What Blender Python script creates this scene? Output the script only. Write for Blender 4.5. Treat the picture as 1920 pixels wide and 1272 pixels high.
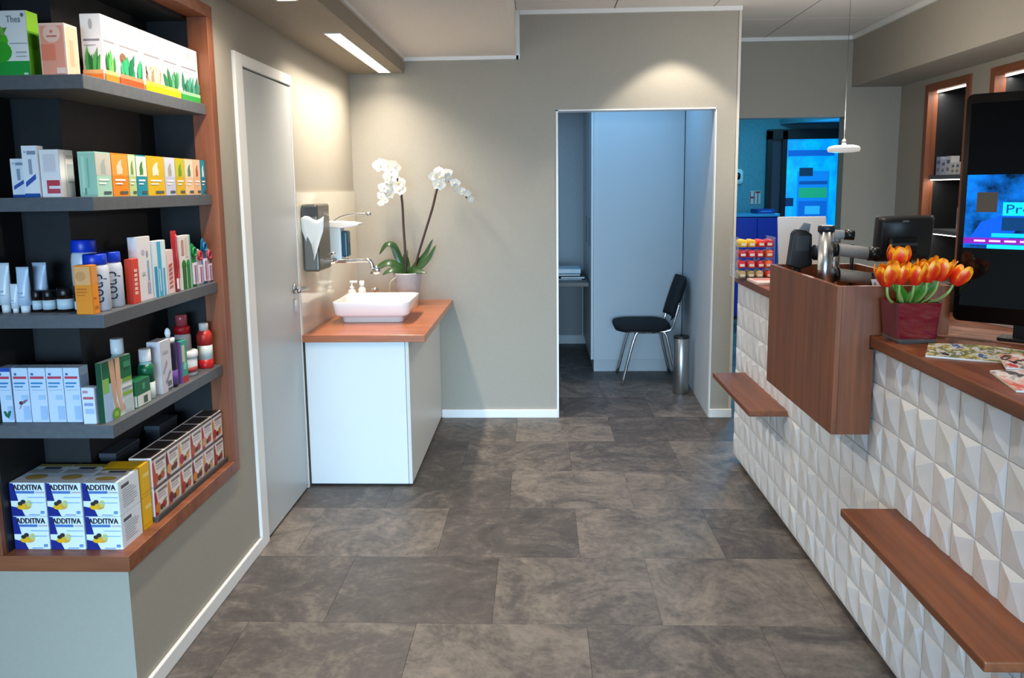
import bpy, math, random
from mathutils import Matrix, Vector
random.seed(7)
scene = bpy.context.scene
for o in list(bpy.data.objects): bpy.data.objects.remove(o)
COL = scene.collection
PI = math.pi

# ------------------------------------------------------------------ camera
cam_d = bpy.data.cameras.new('camera'); cam = bpy.data.objects.new('camera', cam_d); COL.objects.link(cam)
cam_d.sensor_width = 36; cam_d.lens = 1442/1920*36; cam_d.shift_y = -84/1920
cam_d.clip_start = .05
_d = Vector((52, -200, 1442)).normalized()                 # the room's depth axis seen from the camera (right, down, forward)
_n = Vector((124, 10400, 1442)); _n -= _d*_n.dot(_d); _n.normalize()
_r = _n.cross(_d)
# rows: world axes expressed in camera axes -> camera axes in world
right = Vector((_r.x, _d.x, -_n.x)); down = Vector((_r.y, _d.y, -_n.y)); fwd = Vector((_r.z, _d.z, -_n.z))
R = Matrix((right, -down, -fwd)).transposed()
cam.matrix_world = Matrix.Translation((0, 0, 1.56)) @ R.to_4x4()
scene.camera = cam

# ------------------------------------------------------------------ view, world
scene.view_settings.view_transform = 'Standard'; scene.view_settings.look = 'None'
scene.view_settings.gamma = 1; scene.view_settings.use_curve_mapping = False
scene.view_settings.exposure = 0.12
w = bpy.data.worlds.new('world'); scene.world = w; w.use_nodes = True
w.node_tree.nodes['Background'].inputs[0].default_value = (.55, .75, 1, 1)
w.node_tree.nodes['Background'].inputs[1].default_value = .5

def area(name, loc, size, power, color, rot=(0, 0, 0), spread=PI):
    l = bpy.data.lights.new(name, 'AREA'); l.shape = 'RECTANGLE'; l.size, l.size_y = size
    l.energy = power; l.color = color; l.spread = spread
    o = bpy.data.objects.new(name, l); COL.objects.link(o); o.location = loc; o.rotation_euler = rot
    return o
def spot(name, loc, power, color, angle, blend=.6, rot=(0, 0, 0), radius=.03):
    l = bpy.data.lights.new(name, 'SPOT'); l.energy = power; l.color = color; l.spot_size = angle; l.spot_blend = blend
    l.shadow_soft_size = radius
    o = bpy.data.objects.new(name, l); COL.objects.link(o); o.location = loc; o.rotation_euler = rot
    return o
WARM = (1, .89, .75); NEUT = (1, .94, .87); COOL = (.46, .73, 1)
area('shop_window_daylight', (.2, -3.2, 1.1), (4.6, 1.8), 84, COOL, (PI/2-.24, 0, 0), 1.0)
area('consulting_room_daylight_panel', (.5, 5.85, 2.45), (1.1, 1.0), 9.5, (.24, .58, 1))
area('back_office_daylight', (3.2, 9.3, 1.3), (.8, 1.7), 25, (.03, .42, 1), (-PI/2, 0, 0))
area('office_fill_light', (2.6, 8.0, 2.7), (1.0, 1.0), 40, (.10, .58, .85))  # unseen overhead light, added to brighten the teal office walls

# ------------------------------------------------------------------ materials
def lin(c):
    c = c/255; return c/12.92 if c <= .04045 else ((c+.055)/1.055)**2.4
def rgb(h):
    if isinstance(h, str): h = tuple(int(h[i:i+2], 16) for i in (0, 2, 4))
    return (lin(h[0]), lin(h[1]), lin(h[2]), 1)
MC = {}
def mat(h, rough=.5, metal=0, emit=0, trans=0, coat=0, name=None):
    k = (h, rough, metal, emit, trans, coat)
    if k in MC: return MC[k]
    m = bpy.data.materials.new(name or ('paint_'+str(h))); m.use_nodes = True
    b = m.node_tree.nodes['Principled BSDF']
    b.inputs['Base Color'].default_value = rgb(h); b.inputs['Roughness'].default_value = rough
    b.inputs['Metallic'].default_value = metal
    if emit:
        b.inputs['Emission Color'].default_value = rgb(h); b.inputs['Emission Strength'].default_value = emit
    if trans: b.inputs['Transmission Weight'].default_value = trans
    if coat: b.inputs['Coat Weight'].default_value = coat; b.inputs['Coat Roughness'].default_value = .05
    MC[k] = m; return m
def nodes(m): return m.node_tree.nodes, m.node_tree.links, m.node_tree.nodes['Principled BSDF']
def noisy(name, c1, c2, scale=(3, 3, 3), rough=.5, detail=6, nscale=1., bump=0, lo=.3, hi=.7, coord='Object', coat=0, bdist=.002):
    m = bpy.data.materials.new(name); m.use_nodes = True; N, L, b = nodes(m)
    tc = N.new('ShaderNodeTexCoord'); mp = N.new('ShaderNodeMapping'); mp.inputs['Scale'].default_value = scale
    nz = N.new('ShaderNodeTexNoise'); nz.inputs['Scale'].default_value = nscale; nz.inputs['Detail'].default_value = detail
    nz.inputs['Roughness'].default_value = .6
    cr = N.new('ShaderNodeValToRGB'); cr.color_ramp.elements[0].color = rgb(c1); cr.color_ramp.elements[1].color = rgb(c2)
    cr.color_ramp.elements[0].position = lo; cr.color_ramp.elements[1].position = hi
    L.new(tc.outputs[coord], mp.inputs['Vector']); L.new(mp.outputs[0], nz.inputs['Vector'])
    L.new(nz.outputs['Fac'], cr.inputs['Fac']); L.new(cr.outputs[0], b.inputs['Base Color'])
    b.inputs['Roughness'].default_value = rough
    if coat: b.inputs['Coat Weight'].default_value = coat; b.inputs['Coat Roughness'].default_value = .15
    if bump:
        bp = N.new('ShaderNodeBump'); bp.inputs['Strength'].default_value = bump; bp.inputs['Distance'].default_value = bdist
        L.new(nz.outputs['Fac'], bp.inputs['Height']); L.new(bp.outputs[0], b.inputs['Normal'])
    return m
WALL = noisy('greige_wall_paint', 'A19B8E', 'A49E91', (60, 60, 60), .75, 3, 1, .02)
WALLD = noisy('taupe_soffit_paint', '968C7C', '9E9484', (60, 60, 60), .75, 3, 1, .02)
WHITE = mat('E4E4E0', .45, name='white_lacquer')
CEIL = noisy('ceiling_board', 'E0DDD8', 'E8E5E0', (80, 80, 80), .85, 2, 1, .1)
GRAY = mat('5A5A5A', .6)
TRIMW = mat('EDEDEA', .4, name='white_trim')
def wood(name, axis, c1='5A2E16', c2='8C4E28', sc=1.0):
    s = [26*sc]*3; s[axis] = 1.3*sc
    return noisy(name, c1, c2, tuple(s), .45, 8, 1, .12, .3, .68, coat=.04, bdist=.001)
WOODX = wood('walnut_along_x', 0); WOODY = wood('walnut_along_y', 1); WOODZ = wood('walnut_along_z', 2)
OAKX = wood('warm_oak_x', 0, '6E3C22', '9A5A38'); OAKY = wood('warm_oak_y', 1, '6E3C22', '9A5A38'); OAKZ = wood('warm_oak_z', 2, '6E3C22', '9A5A38')
DARK = noisy('anthracite_board', '0D0F12', '14171A', (40, 40, 40), .55, 3, 1)
SHELF = noisy('anthracite_shelf_board', '53575C', '5C6065', (50, 50, 50), .5, 3, 1)
CHROME = mat('D8D8D8', .12, 1, name='chrome'); STEEL = mat('B9BABB', .28, 1, name='brushed_steel')
BLACK = mat('0B0B0C', .35, name='black_plastic'); BLACKG = mat('08090B', .08, name='black_glass', coat=.5)
PLASTW = mat('ECECEA', .3, name='white_plastic')
def floor_mat():
    m = bpy.data.materials.new('grey_stone_vinyl'); m.use_nodes = True; N, L, b = nodes(m)
    g = N.new('ShaderNodeNewGeometry'); oi = N.new('ShaderNodeObjectInfo')
    ml = N.new('ShaderNodeVectorMath'); ml.operation = 'SCALE'; ml.inputs[0].default_value = (37, 19, 53); L.new(oi.outputs['Random'], ml.inputs['Scale'])
    ad = N.new('ShaderNodeVectorMath'); ad.operation = 'ADD'; L.new(g.outputs['Position'], ad.inputs[0]); L.new(ml.outputs[0], ad.inputs[1])
    n1 = N.new('ShaderNodeTexNoise'); n1.inputs['Scale'].default_value = 3.2; n1.inputs['Detail'].default_value = 9; n1.inputs['Roughness'].default_value = .72; n1.inputs['Distortion'].default_value = 1.5
    L.new(ad.outputs[0], n1.inputs['Vector'])
    n2 = N.new('ShaderNodeTexNoise'); n2.inputs['Scale'].default_value = 30; n2.inputs['Detail'].default_value = 6; n2.inputs['Roughness'].default_value = .7
    L.new(ad.outputs[0], n2.inputs['Vector'])
    mx = N.new('ShaderNodeMath'); mx.operation = 'MULTIPLY_ADD'; mx.inputs[1].default_value = .42; L.new(n2.outputs['Fac'], mx.inputs[0]); L.new(n1.outputs['Fac'], mx.inputs[2])
    rv = N.new('ShaderNodeMath'); rv.operation = 'MULTIPLY_ADD'; rv.inputs[1].default_value = .2; L.new(oi.outputs['Random'], rv.inputs[0]); L.new(mx.outputs[0], rv.inputs[2])
    cr = N.new('ShaderNodeValToRGB'); e = cr.color_ramp.elements
    e[0].position = .52; e[0].color = rgb('342F2D'); e[1].position = 1.0; e[1].color = rgb('7F756B')
    mid = e.new(.76); mid.color = rgb('524B47')
    L.new(rv.outputs[0], cr.inputs['Fac']); L.new(cr.outputs[0], b.inputs['Base Color'])
    b.inputs['Roughness'].default_value = .5
    bp = N.new('ShaderNodeBump'); bp.inputs['Strength'].default_value = .15; bp.inputs['Distance'].default_value = .001
    L.new(mx.outputs[0], bp.inputs['Height']); L.new(bp.outputs[0], b.inputs['Normal'])
    return m
FLOORM = floor_mat()

# ------------------------------------------------------------------ mesh builder
class MB:
    def __init__(s): s.v = []; s.f = []; s.mi = []; s.sm = []; s.mats = []
    def m(s, mt):
        if mt not in s.mats: s.mats.append(mt)
        return s.mats.index(mt)
    def add(s, vs, fs, mt, smooth=False):
        b = len(s.v); s.v += [tuple(v) for v in vs]; i = s.m(mt)
        for f in fs: s.f.append([b+k for k in f]); s.mi.append(i); s.sm.append(smooth)
        return s
    def box(s, x0, x1, y0, y1, z0, z1, mt):
        return s.add([(x0,y0,z0),(x1,y0,z0),(x1,y1,z0),(x0,y1,z0),(x0,y0,z1),(x1,y0,z1),(x1,y1,z1),(x0,y1,z1)],
              [(3,2,1,0),(4,5,6,7),(0,1,5,4),(1,2,6,5),(2,3,7,6),(3,0,4,7)], mt)
    def prism(s, pts, z0, z1, mt, fn=lambda x, y, z: (x, y, z)):
        n = len(pts); vs = [fn(x, y, z0) for x, y in pts]+[fn(x, y, z1) for x, y in pts]
        fs = [tuple(range(n))[::-1], tuple(range(n, 2*n))]+[(i, (i+1) % n, n+(i+1) % n, n+i) for i in range(n)]
        return s.add(vs, fs, mt)
    def lathe(s, prof, mt, seg=24, c=(0, 0, 0), sx=1, sy=1, smooth=True, axis='z', caps=True):
        vs = []; fs = []
        for r, z in prof:
            for k in range(seg):
                a = 2*PI*k/seg; p = (r*math.cos(a)*sx, r*math.sin(a)*sy, z)
                if axis == 'x': p = (p[2], p[0], p[1])
                if axis == 'y': p = (p[0], p[2], -p[1])
                vs.append((p[0]+c[0], p[1]+c[1], p[2]+c[2]))
        n = len(prof)
        for i in range(n-1):
            for k in range(seg):
                k2 = (k+1) % seg; fs.append((i*seg+k, i*seg+k2, (i+1)*seg+k2, (i+1)*seg+k))
        s.add(vs, fs, mt, smooth)
        if caps:
            b = len(s.v)-len(vs); i = s.m(mt)
            s.f.append([b+k for k in range(seg)][::-1]); s.mi.append(i); s.sm.append(False)
            s.f.append([b+(n-1)*seg+k for k in range(seg)]); s.mi.append(i); s.sm.append(False)
        return s
    def tube(s, path, r, mt, seg=10, smooth=True, caps=True):
        P = [Vector(p) for p in path]; n = len(P); vs = []; fs = []
        rr = r if isinstance(r, (list, tuple)) else [r]*n
        ref = None
        for i in range(n):
            t = (P[min(i+1, n-1)]-P[max(i-1, 0)]).normalized()
            if ref is None: ref = Vector((0, 0, 1)) if abs(t.z) < .9 else Vector((1, 0, 0))
            u = (ref-t*ref.dot(t)).normalized(); ref = u; v = t.cross(u)
            for k in range(seg):
                a = 2*PI*k/seg; vs.append(P[i]+(u*math.cos(a)+v*math.sin(a))*rr[i])
        for i in range(n-1):
            for k in range(seg):
                k2 = (k+1) % seg; fs.append((i*seg+k, i*seg+k2, (i+1)*seg+k2, (i+1)*seg+k))
        if caps: fs += [tuple(range(seg))[::-1], tuple(range((n-1)*seg, n*seg))]
        return s.add(vs, fs, mt, smooth)
    def build(s, name, parent=None, loc=None, rz=0, bevel=0, bseg=2, sub=0, world=True):
        me = bpy.data.meshes.new(name); me.from_pydata(s.v, [], s.f)
        for mt in s.mats: me.materials.append(mt)
        me.polygons.foreach_set('material_index', s.mi); me.polygons.foreach_set('use_smooth', s.sm); me.update()
        return link(name, me, parent, loc, rz, bevel, bseg, sub, world)
def link(name, me, parent=None, loc=None, rz=0, bevel=0, bseg=2, sub=0, world=True):
    o = bpy.data.objects.new(name, me); COL.objects.link(o)
    if parent is not None:
        o.parent = parent
        if world: o.matrix_parent_inverse = Matrix.Translation(-wloc(parent))
    if loc is not None: o.location = loc
    o.rotation_euler = (0, 0, rz)
    if bevel:
        md = o.modifiers.new('edge', 'BEVEL'); md.width = bevel; md.segments = bseg; md.limit_method = 'ANGLE'
    if sub:
        md = o.modifiers.new('sub', 'SUBSURF'); md.levels = sub; md.render_levels = sub
    return o
def wloc(p):
    v = Vector(p.location)
    # parts built in world coordinates hang below unrotated roots only
    while p.parent is not None:
        if p.matrix_parent_inverse != Matrix.Identity(4): return v
        p = p.parent; v = v+Vector(p.location)
    return v
def tag(o, label=None, cat=None, group=None, kind=None):
    if label: o['label'] = label
    if cat: o['category'] = cat
    if group: o['group'] = group
    if kind: o['kind'] = kind
    return o
def thing(name, label, cat, loc=(0, 0, 0), rz=0, group=None):
    o = bpy.data.objects.new(name, None); COL.objects.link(o); o.empty_display_size = .05
    o.location = loc; o.rotation_euler = (0, 0, rz)
    return tag(o, label, cat, group)
def struct(o): o['kind'] = 'structure'; return o
def catmull(pts, n=6):
    P = [Vector(p) for p in pts]; P = [P[0]*2-P[1]]+P+[P[-1]*2-P[-2]]; out = []
    for i in range(1, len(P)-2):
        for k in range(n):
            t = k/n; a, b, c, d = P[i-1], P[i], P[i+1], P[i+2]
            out.append(.5*((2*b)+(c-a)*t+(2*a-5*b+4*c-d)*t*t+(3*b-a-3*c+d)*t**3))
    out.append(P[-2]); return out
_tc = {}
def text_mesh(s):
    if s in _tc: return _tc[s]
    cu = bpy.data.curves.new('lettering', 'FONT'); cu.body = s; cu.resolution_u = 2
    o = bpy.data.objects.new('lettering', cu); me = bpy.data.meshes.new_from_object(o)
    vs = [v.co.copy() for v in me.vertices]; fs = [list(p.vertices) for p in me.polygons]
    x0 = min(v.x for v in vs); x1 = max(v.x for v in vs); y0 = min(v.y for v in vs); y1 = max(v.y for v in vs)
    vs = [((v.x-x0)/(x1-x0), (v.y-y0)/(y1-y0)) for v in vs]
    bpy.data.objects.remove(o); bpy.data.curves.remove(cu); bpy.data.meshes.remove(me)
    _tc[s] = (vs, fs); return _tc[s]

# flat print on a face: fn(u, v, lift) -> point
def prints(mb, items, fn):
    e = .0005
    for it in items:
        k = it[0]; h = it[-1]; mt = h if not isinstance(h, str) else mat(h, .45)
        if k == 'r':
            _, a, b, c, d, _h = it; pts = [(a, b), (c, b), (c, d), (a, d)]; fs = [(0, 1, 2, 3)]
        elif k == 'e':
            _, cu, cv, ru, rv, _h = it; pts = [(cu+ru*math.cos(2*PI*i/14), cv+rv*math.sin(2*PI*i/14)) for i in range(14)]; fs = [tuple(range(14))]
        elif k == 'p':
            pts = it[1]; fs = [tuple(range(len(pts)))]
        elif k == 't':      # text in a box u0 v0 u1 v1
            _, s, a, b, c, d, _h = it; tv, fs = text_mesh(s); pts = [(a+(c-a)*u, b+(d-b)*v) for u, v in tv]
        elif k == 'tv':     # text reading upwards
            _, s, a, b, c, d, _h = it; tv, fs = text_mesh(s); pts = [(c-(c-a)*v, b+(d-b)*u) for u, v in tv]
        elif k == 'leaf':   # pointed leaf: base u v, tip u v, width
            _, a, b, c, d, wd, _h = it; dx, dy = c-a, d-b; L = math.hypot(dx, dy); nx, ny = -dy/L*wd, dx/L*wd
            pts = [(a, b), (a+dx*.3-nx, b+dy*.3-ny), (a+dx*.65-nx*.8, b+dy*.65-ny*.8), (c, d), (a+dx*.65+nx*.8, b+dy*.65+ny*.8), (a+dx*.3+nx, b+dy*.3+ny)]; fs = [(0, 1, 2, 3, 4, 5)]
        mb.add([fn(u, v, e) for u, v in pts], fs, mt); e += .00022
    return mb
def face_fn(face, w, d, h):
    return {'f': lambda u, v, e: (-w/2+w*u, -e, h*v), 'l': lambda u, v, e: (-w/2-e, d*(1-u), h*v),
            'r': lambda u, v, e: (w/2+e, d*u, h*v), 't': lambda u, v, e: (-w/2+w*u, d*v, h+e)}[face]
RX = PI/2     # rotation of things that face the aisle
def carton(name, label, cat, pos, size, rz=0, color='F2F2F0', faces=None, group=None, bevel=.0012, sides=None):
    w, d, h = size
    t = thing(name, label, cat, pos, rz, group)
    b = MB().box(-w/2, w/2, 0, d, 0, h, mat(color, .45)); b.build('carton_body', t, world=False, bevel=bevel, bseg=1)
    if faces:
        for k, items in faces.items(): prints(MB(), [('r', .004, .004, .996, .996, color)]+items, face_fn(k, w, d, h)).build('printed_design', t, world=False)
    return t
def revolve(name, label, cat, pos, parts, rz=0, group=None, seg=22):
    """parts: list of (part name, profile, material, sx, sy)"""
    t = thing(name, label, cat, pos, rz, group)
    for p in parts:
        nm, prof, mt = p[:3]; sx, sy = (p[3], p[4]) if len(p) > 3 else (1, 1)
        MB().lathe(prof, mt, seg, sx=sx, sy=sy).build(nm, t, world=False)
    return t

# ================================================================== SETTING
Yb, XL, ZC, Y2 = 5.11, -1.235, 2.68, 6.19
# floor: dark bedding with single vinyl tiles
fl = struct(MB().box(-3.2, 4.4, -3.4, 10.2, -.06, -.004, mat('3A3634', .8)).build('floor'))
TW, TH = .615, .505
fm = MB(); g = .0006
fm.box(-TW/2+g, TW/2-g, -TH/2+g, TH/2-g, -.004, 0, FLOORM)
_fo = fm.build('floor_tile', fl, world=False); fmesh = _fo.data; COL.objects.unlink(_fo); bpy.data.objects.remove(_fo)
OFF = [-.46, -.17]
for r in range(-3, 16):
    yc = 2.08+TH*r+TH/2; x = OFF[r % 2]-3*TW+random.uniform(-.02, .02)+TW/2
    while x < 4.2:
        if (yc < 5.4 and -1.7 < x < 1.6) or (yc >= 5.2 and -.4 < x < 4.2):
            link('floor_tile', fmesh, fl, (x, yc, random.uniform(-.0003, 0)), world=False)
        x += TW

# left wall: pier that holds the display, door wall, stretch behind the basin
wl = MB()
wl.box(-2.3, XL, 2.117, 2.955, 0, .443, WALL); wl.box(-2.3, XL, 2.117, 2.955, 2.245, 2.5, WALL)
wl.box(-2.3, -1.648, 2.117, 2.955, .443, 2.245, WALL)
wl.box(-1.5, XL, 2.955, 3.15, 0, 2.5, WALL); wl.box(-1.5, XL, 3.15, 3.862, 2.12, 2.5, WALL); wl.box(-1.5, XL, 3.862, 5.24, 0, 2.5, WALL)
wl.box(-1.648, -1.5, 2.94, 3.15, 0, 2.5, WALL); wl.box(-1.6, -1.5, 3.1, 3.9, 0, 2.2, WALL)
struct(wl.build('wall_left'))
struct(MB().box(-2.4, -2.3, -3.3, 2.3, 0, ZC, WALL).build('wall_left_front'))
# back wall with the opening to the consulting room
wb = MB(); wb.box(-1.235, .118, Yb, Yb+.12, 0, 2.9, WALL); wb.box(.118, 1.14, Yb, Yb+.12, 2.055, 2.9, WALL)
struct(wb.build('wall_back'))
wp = MB().prism([(1.14, Yb), (1.27, Yb), (1.31, 7.75), (1.255, 7.75)], 0, 2.9, WALL); struct(wp.build('wall_partition'))
PALE = noisy('pale_room_paint', 'C2C6C8', 'CACED0', (60, 60, 60), .7, 3, 1)
struct(MB().prism([(1.131, Yb+.004), (1.1395, Yb+.004), (1.2545, 7.7), (1.246, 7.7)], 0, 2.47, PALE).build('wall_consulting_right'))
wr = MB(); wr.box(-.3, -.18, 5.23, 7.7, 0, 2.5, PALE); wr.box(-.3, 1.245, 7.62, 7.75, 0, 2.5, PALE); wr.box(-.3, 1.2, 5.23, 7.7, 2.47, 2.55, CEIL)
struct(wr.build('wall_consulting_room'))
# deeper wall with the office opening, on the right
wh = MB(); wh.box(1.27, 2.375, Y2, Y2+.12, 2.077, 2.9, WALL); wh.box(2.375, 3.15, Y2, Y2+.12, 0, 2.9, WALL)
struct(wh.build('wall_header'))
TEAL = noisy('teal_office_paint', '5C8C98', '659AA6', (30, 30, 30), .7, 3, 1)
wo = MB(); wo.box(1.27, 4.3, 9.6, 9.72, 0, 2.9, TEAL); wo.box(4.2, 4.3, 6.3, 9.6, 0, 2.9, TEAL); wo.box(1.27, 1.33, 7.75, 9.6, 0, 2.9, TEAL); wo.box(1.27, 4.3, 6.31, 9.7, 2.75, 2.9, TEAL)
struct(wo.build('wall_office'))
struct(MB().prism([(2.9, 9.6), (3.75, 9.6), (3.75, 8.2), (3.6, 8.2)], 2.28, 2.75, TEAL).build('trim_8'))
# right wall with two lit recesses
NX = 2.79
rw = MB()
niches = [(5.2, 5.79, .9, 2.255), (4.2, 4.98, .9, 2.255)]
ys = [Y2, 5.79, 5.2, 4.98, 4.2, -3.3]
for a, b in ((5.79, Y2), (4.98, 5.2), (-3.3, 4.2)): rw.box(NX, NX+.34, a, b, 0, 2.9, WALL)
for a, b, z0, z1 in niches: rw.box(NX, NX+.34, a, b, 0, z0, WALL); rw.box(NX, NX+.34, a, b, z1, 2.9, WALL); rw.box(NX+.3, NX+.34, a, b, z0, z1, WALL)
struct(rw.build('wall_right'))
struct(MB().box(2.41, NX, -3.3, Y2, 2.3, ZC+.02, WALL).build('trim_1'))          # bulkhead above the recesses
# ceiling: boards in a 625 grid
ce = struct(MB().box(-3.2, 3.2, -3.4, 6.3, ZC+.012, ZC+.1, mat('8C8984', .9)).build('ceiling'))
CS = .625
cmb = MB(); cmb.box(-CS/2+.004, CS/2-.004, -CS/2+.004, CS/2-.004, 0, .012, CEIL)
_co = cmb.build('ceiling_panel', ce, world=False); cme = _co.data; COL.objects.unlink(_co); bpy.data.objects.remove(_co)
for i in range(-1, 4):
    for j in range(-9, 2):
        link('ceiling_panel', cme, ce, (.48+CS*i+CS/2, 5.513+CS*j+CS/2-(0 if j < 1 else .0), ZC), world=False)
# lowered ceiling strip and lamp soffit along the left side
struct(MB().box(-.876, -.145, -3.3, Yb, 2.402, ZC+.03, CEIL).build('trim_2'))
struct(MB().box(-2.3, -.876, -3.3, Yb, 2.307, ZC+.03, WALLD).build('trim_3'))
# white mouldings
struct(MB().box(-.12, 1.285, Yb-.018, Yb, ZC-.026, ZC, TRIMW).build('trim_4'))
tm = MB(); tm.box(-.876, -.13, Yb-.02, Yb, 2.38, 2.402, TRIMW); tm.box(-.145, -.122, Yb-.02, Yb, 2.38, ZC, TRIMW); struct(tm.build('trim_5'))
struct(MB().box(1.27, 2.41, Y2-.02, Y2, ZC-.028, ZC, TRIMW).build('trim_6'))
struct(MB().box(2.39, 2.41, -3.3, Y2, ZC-.028, ZC, TRIMW).build('trim_7'))
struct(MB().box(-.876, -.862, -3.3, Yb-.02, 2.388, 2.402, TRIMW).build('trim_9'))
struct(MB().box(1.268, 1.284, Yb-.008, Yb+.02, 0.05, ZC-.026, mat('C9C4B8', .6)).build('trim_10'))
tj = MB(); tj.box(.108, .121, Yb-.005, Yb+.11, 0, 2.06, TRIMW); tj.box(.108, 1.145, Yb-.005, Yb+.11, 2.05, 2.058, TRIMW); tj.box(1.137, 1.143, Yb-.005, Yb+.11, 0, 2.06, TRIMW)
struct(tj.build('trim_11'))
# skirtings
def skirt(name, *boxes):
    m = MB()
    for b in boxes: m.box(*b, TRIMW)
    struct(m.build(name, bevel=.004))
skirt('baseboard_left', (XL, XL+.014, 2.117, 3.145, 0, .058))
skirt('baseboard_back', (-.681, .112, Yb-.016, Yb, 0, .058))
skirt('baseboard_right', (1.137, 1.288, Yb-.016, Yb, 0, .06))
# rear wall with the shop window that lights the room
rb = MB(); rb.box(-2.4, -2.1, -3.5, -3.35, 0, ZC, WALL); rb.box(2.5, 3.1, -3.5, -3.35, 0, ZC, WALL); rb.box(-2.1, 2.5, -3.5, -3.35, 2.5, ZC, WALL); rb.box(-2.1, 2.5, -3.5, -3.35, 0, .2, WALL)
struct(rb.build('wall_rear'))

# door in the left wall
dr = struct(thing('door_1', None, None, (XL, 3.5, 0)))
c = MB(); c.box(XL-.02, XL+.013, 3.15, 3.232, 0, 2.122, TRIMW); c.box(XL-.02, XL+.013, 3.232, 3.864, 2.072, 2.122, TRIMW); c.box(XL-.02, XL+.006, 3.85, 3.864, 0, 2.072, TRIMW)
c.build('door_casing', dr, bevel=.003)
DOORW = mat('BCC0C0', .38, name='door_lacquer')
MB().box(XL-.03, XL+.004, 3.24, 3.849, .012, 2.066, DOORW).build('door_leaf', dr, bevel=.002)
hd = MB().lathe([(.026, 0), (.026, .008), (.022, .01)], STEEL, 20, (XL+.004, 3.775, 1.075), axis='x').build('handle_rosette', dr)
MB().tube(catmull([(XL+.012, 3.775, 1.075), (XL+.05, 3.775, 1.075), (XL+.064, 3.762, 1.075), (XL+.066, 3.72, 1.075), (XL+.064, 3.655, 1.075)], 5), .0095, STEEL, 12).build('lever', hd)
MB().box(XL+.003, XL+.008, 3.758, 3.792, .955, 1.02, STEEL).build('keyhole_plate', dr, bevel=.002)
# office door, seen through the far opening
d2 = struct(thing('door_2', None, None, (3.25, 9.58, 0)))
bf = mat('0A1014', .4)
f = MB(); f.box(2.75, 2.80, 9.5, 9.6, 0, 2.2, bf); f.box(2.92, 2.975, 9.5, 9.6, 0, 2.2, bf); f.box(3.60, 3.72, 9.5, 9.6, 0, 2.2, bf); f.box(2.75, 3.72, 9.5, 9.6, 2.1, 2.22, bf); f.box(2.75, 3.72, 9.5, 9.6, 0, .12, bf)
f.build('door_frame', d2)
MB().box(2.80, 2.92, 9.55, 9.57, .12, 2.1, mat('0E3A4A', .15)).build('side_pane', d2)
pane = noisy('daylit_blue_glass', '006FD0', '00B4FF', (3, 1, 2), .2, 4, 1.5)
N, L, b = nodes(pane); cr = [n for n in N if n.type == 'VALTORGB'][0]; L.new(cr.outputs[0], b.inputs['Emission Color']); b.inputs['Emission Strength'].default_value = .95
gp = MB().box(2.975, 3.6, 9.54, 9.56, .12, 2.1, pane).build('door_pane', d2)
st = MB()
def onp(x0, x1, z0, z1, h, k): st.box(x0, x1, 9.535-.001*k, 9.54, z0, z1, mat(h, .5, emit=.55))
onp(3.12, 3.5, 1.12, 1.72, '0A86E0', 1); onp(3.14, 3.48, 1.40, 1.52, '1FA878', 2); onp(3.14, 3.3, 1.66, 1.76, '0A3350', 2); onp(3.14, 3.48, 1.14, 1.36, '0668C8', 2); onp(3.22, 3.4, 1.2, 1.3, '2FB4FF', 3); onp(2.98, 3.08, 1.3, 1.4, '06305A', 2); onp(3.0, 3.55, 1.9, 1.97, '0660C0', 1); onp(3.14, 3.48, 1.56, 1.6, '064F9C', 2)
st.build('stickers', gp)

# ================================================================== LAMPS
def linear_lamp(label, x, y0, y1, z, power):
    t = thing('linear_lamp', label, 'lamp', (x, (y0+y1)/2, z), 0, 'lamps let into the soffit')
    m = MB(); m.box(x-.042, x-.036, y0-.01, y1+.01, z-.004, z, TRIMW); m.box(x+.036, x+.042, y0-.01, y1+.01, z-.004, z, TRIMW); m.box(x-.036, x+.036, y0-.01, y0, z-.004, z, TRIMW); m.box(x-.036, x+.036, y1, y1+.01, z-.004, z, TRIMW)
    m.build('lamp_frame', t)
    MB().box(x-.036, x+.036, y0, y1, z-.003, z-.0005, mat('FFF4E2', .5, emit=6, name='lamp_diffuser')).build('diffuser', t)
    area('linear_lamp_light', (x, (y0+y1)/2-.06, z-.006), (.07, y1-y0-.16), power, WARM, spread=2.35)
linear_lamp('lit linear lamp in the soffit between door and back wall', -.99, 3.8, 5.05, 2.307, 20)
linear_lamp('lit linear lamp in the soffit beside the display shelves', -.99, 1.88, 3.13, 2.307, 13)
def downlight(label, x, y, power, angle=95, aim=None, color=WARM, z=ZC, blend=.5):
    t = thing('downlight', label, 'lamp', (x, y, z), 0, 'ceiling downlights')
    MB().lathe([(.046, -.004), (.055, -.004), (.055, 0), (.046, 0)], TRIMW, 24, (x, y, z), caps=False).build('trim_ring', t)
    MB().lathe([(.0, -.0015), (.046, -.0015)], mat('FFF1DC', .5, emit=5), 24, (x, y, z), caps=False).build('lens', t)
    rot = (0, 0, 0)
    if aim: rot = (Vector(aim)-Vector((x, y, z))).to_track_quat('-Z', 'Y').to_euler()
    spot('downlight_beam', (x, y, z-.012), power, color, math.radians(angle), blend, rot, .035)
downlight('ceiling downlight just in front of the opening in the back wall', .85, 4.8, 44, 92, blend=.3)
downlight('unseen fill downlight above the aisle beside the wooden box', .55, 3.3, 40, 98)  # from here on unseen lamps, added to fill aisle, shelves and counter
downlight('unseen fill downlight above the aisle beside the long bench', .55, 1.9, 44, 98)
downlight('unseen fill downlight near the shop window above the aisle', .3, .3, 40, 98)
downlight('unseen fill downlight aimed at the display shelves', .1, 1.2, 25, 75, (-1.3, 2.4, 1.3))
downlight('unseen fill downlight above the far end of the counter', 1.7, 4.5, 32, 100)
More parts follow.
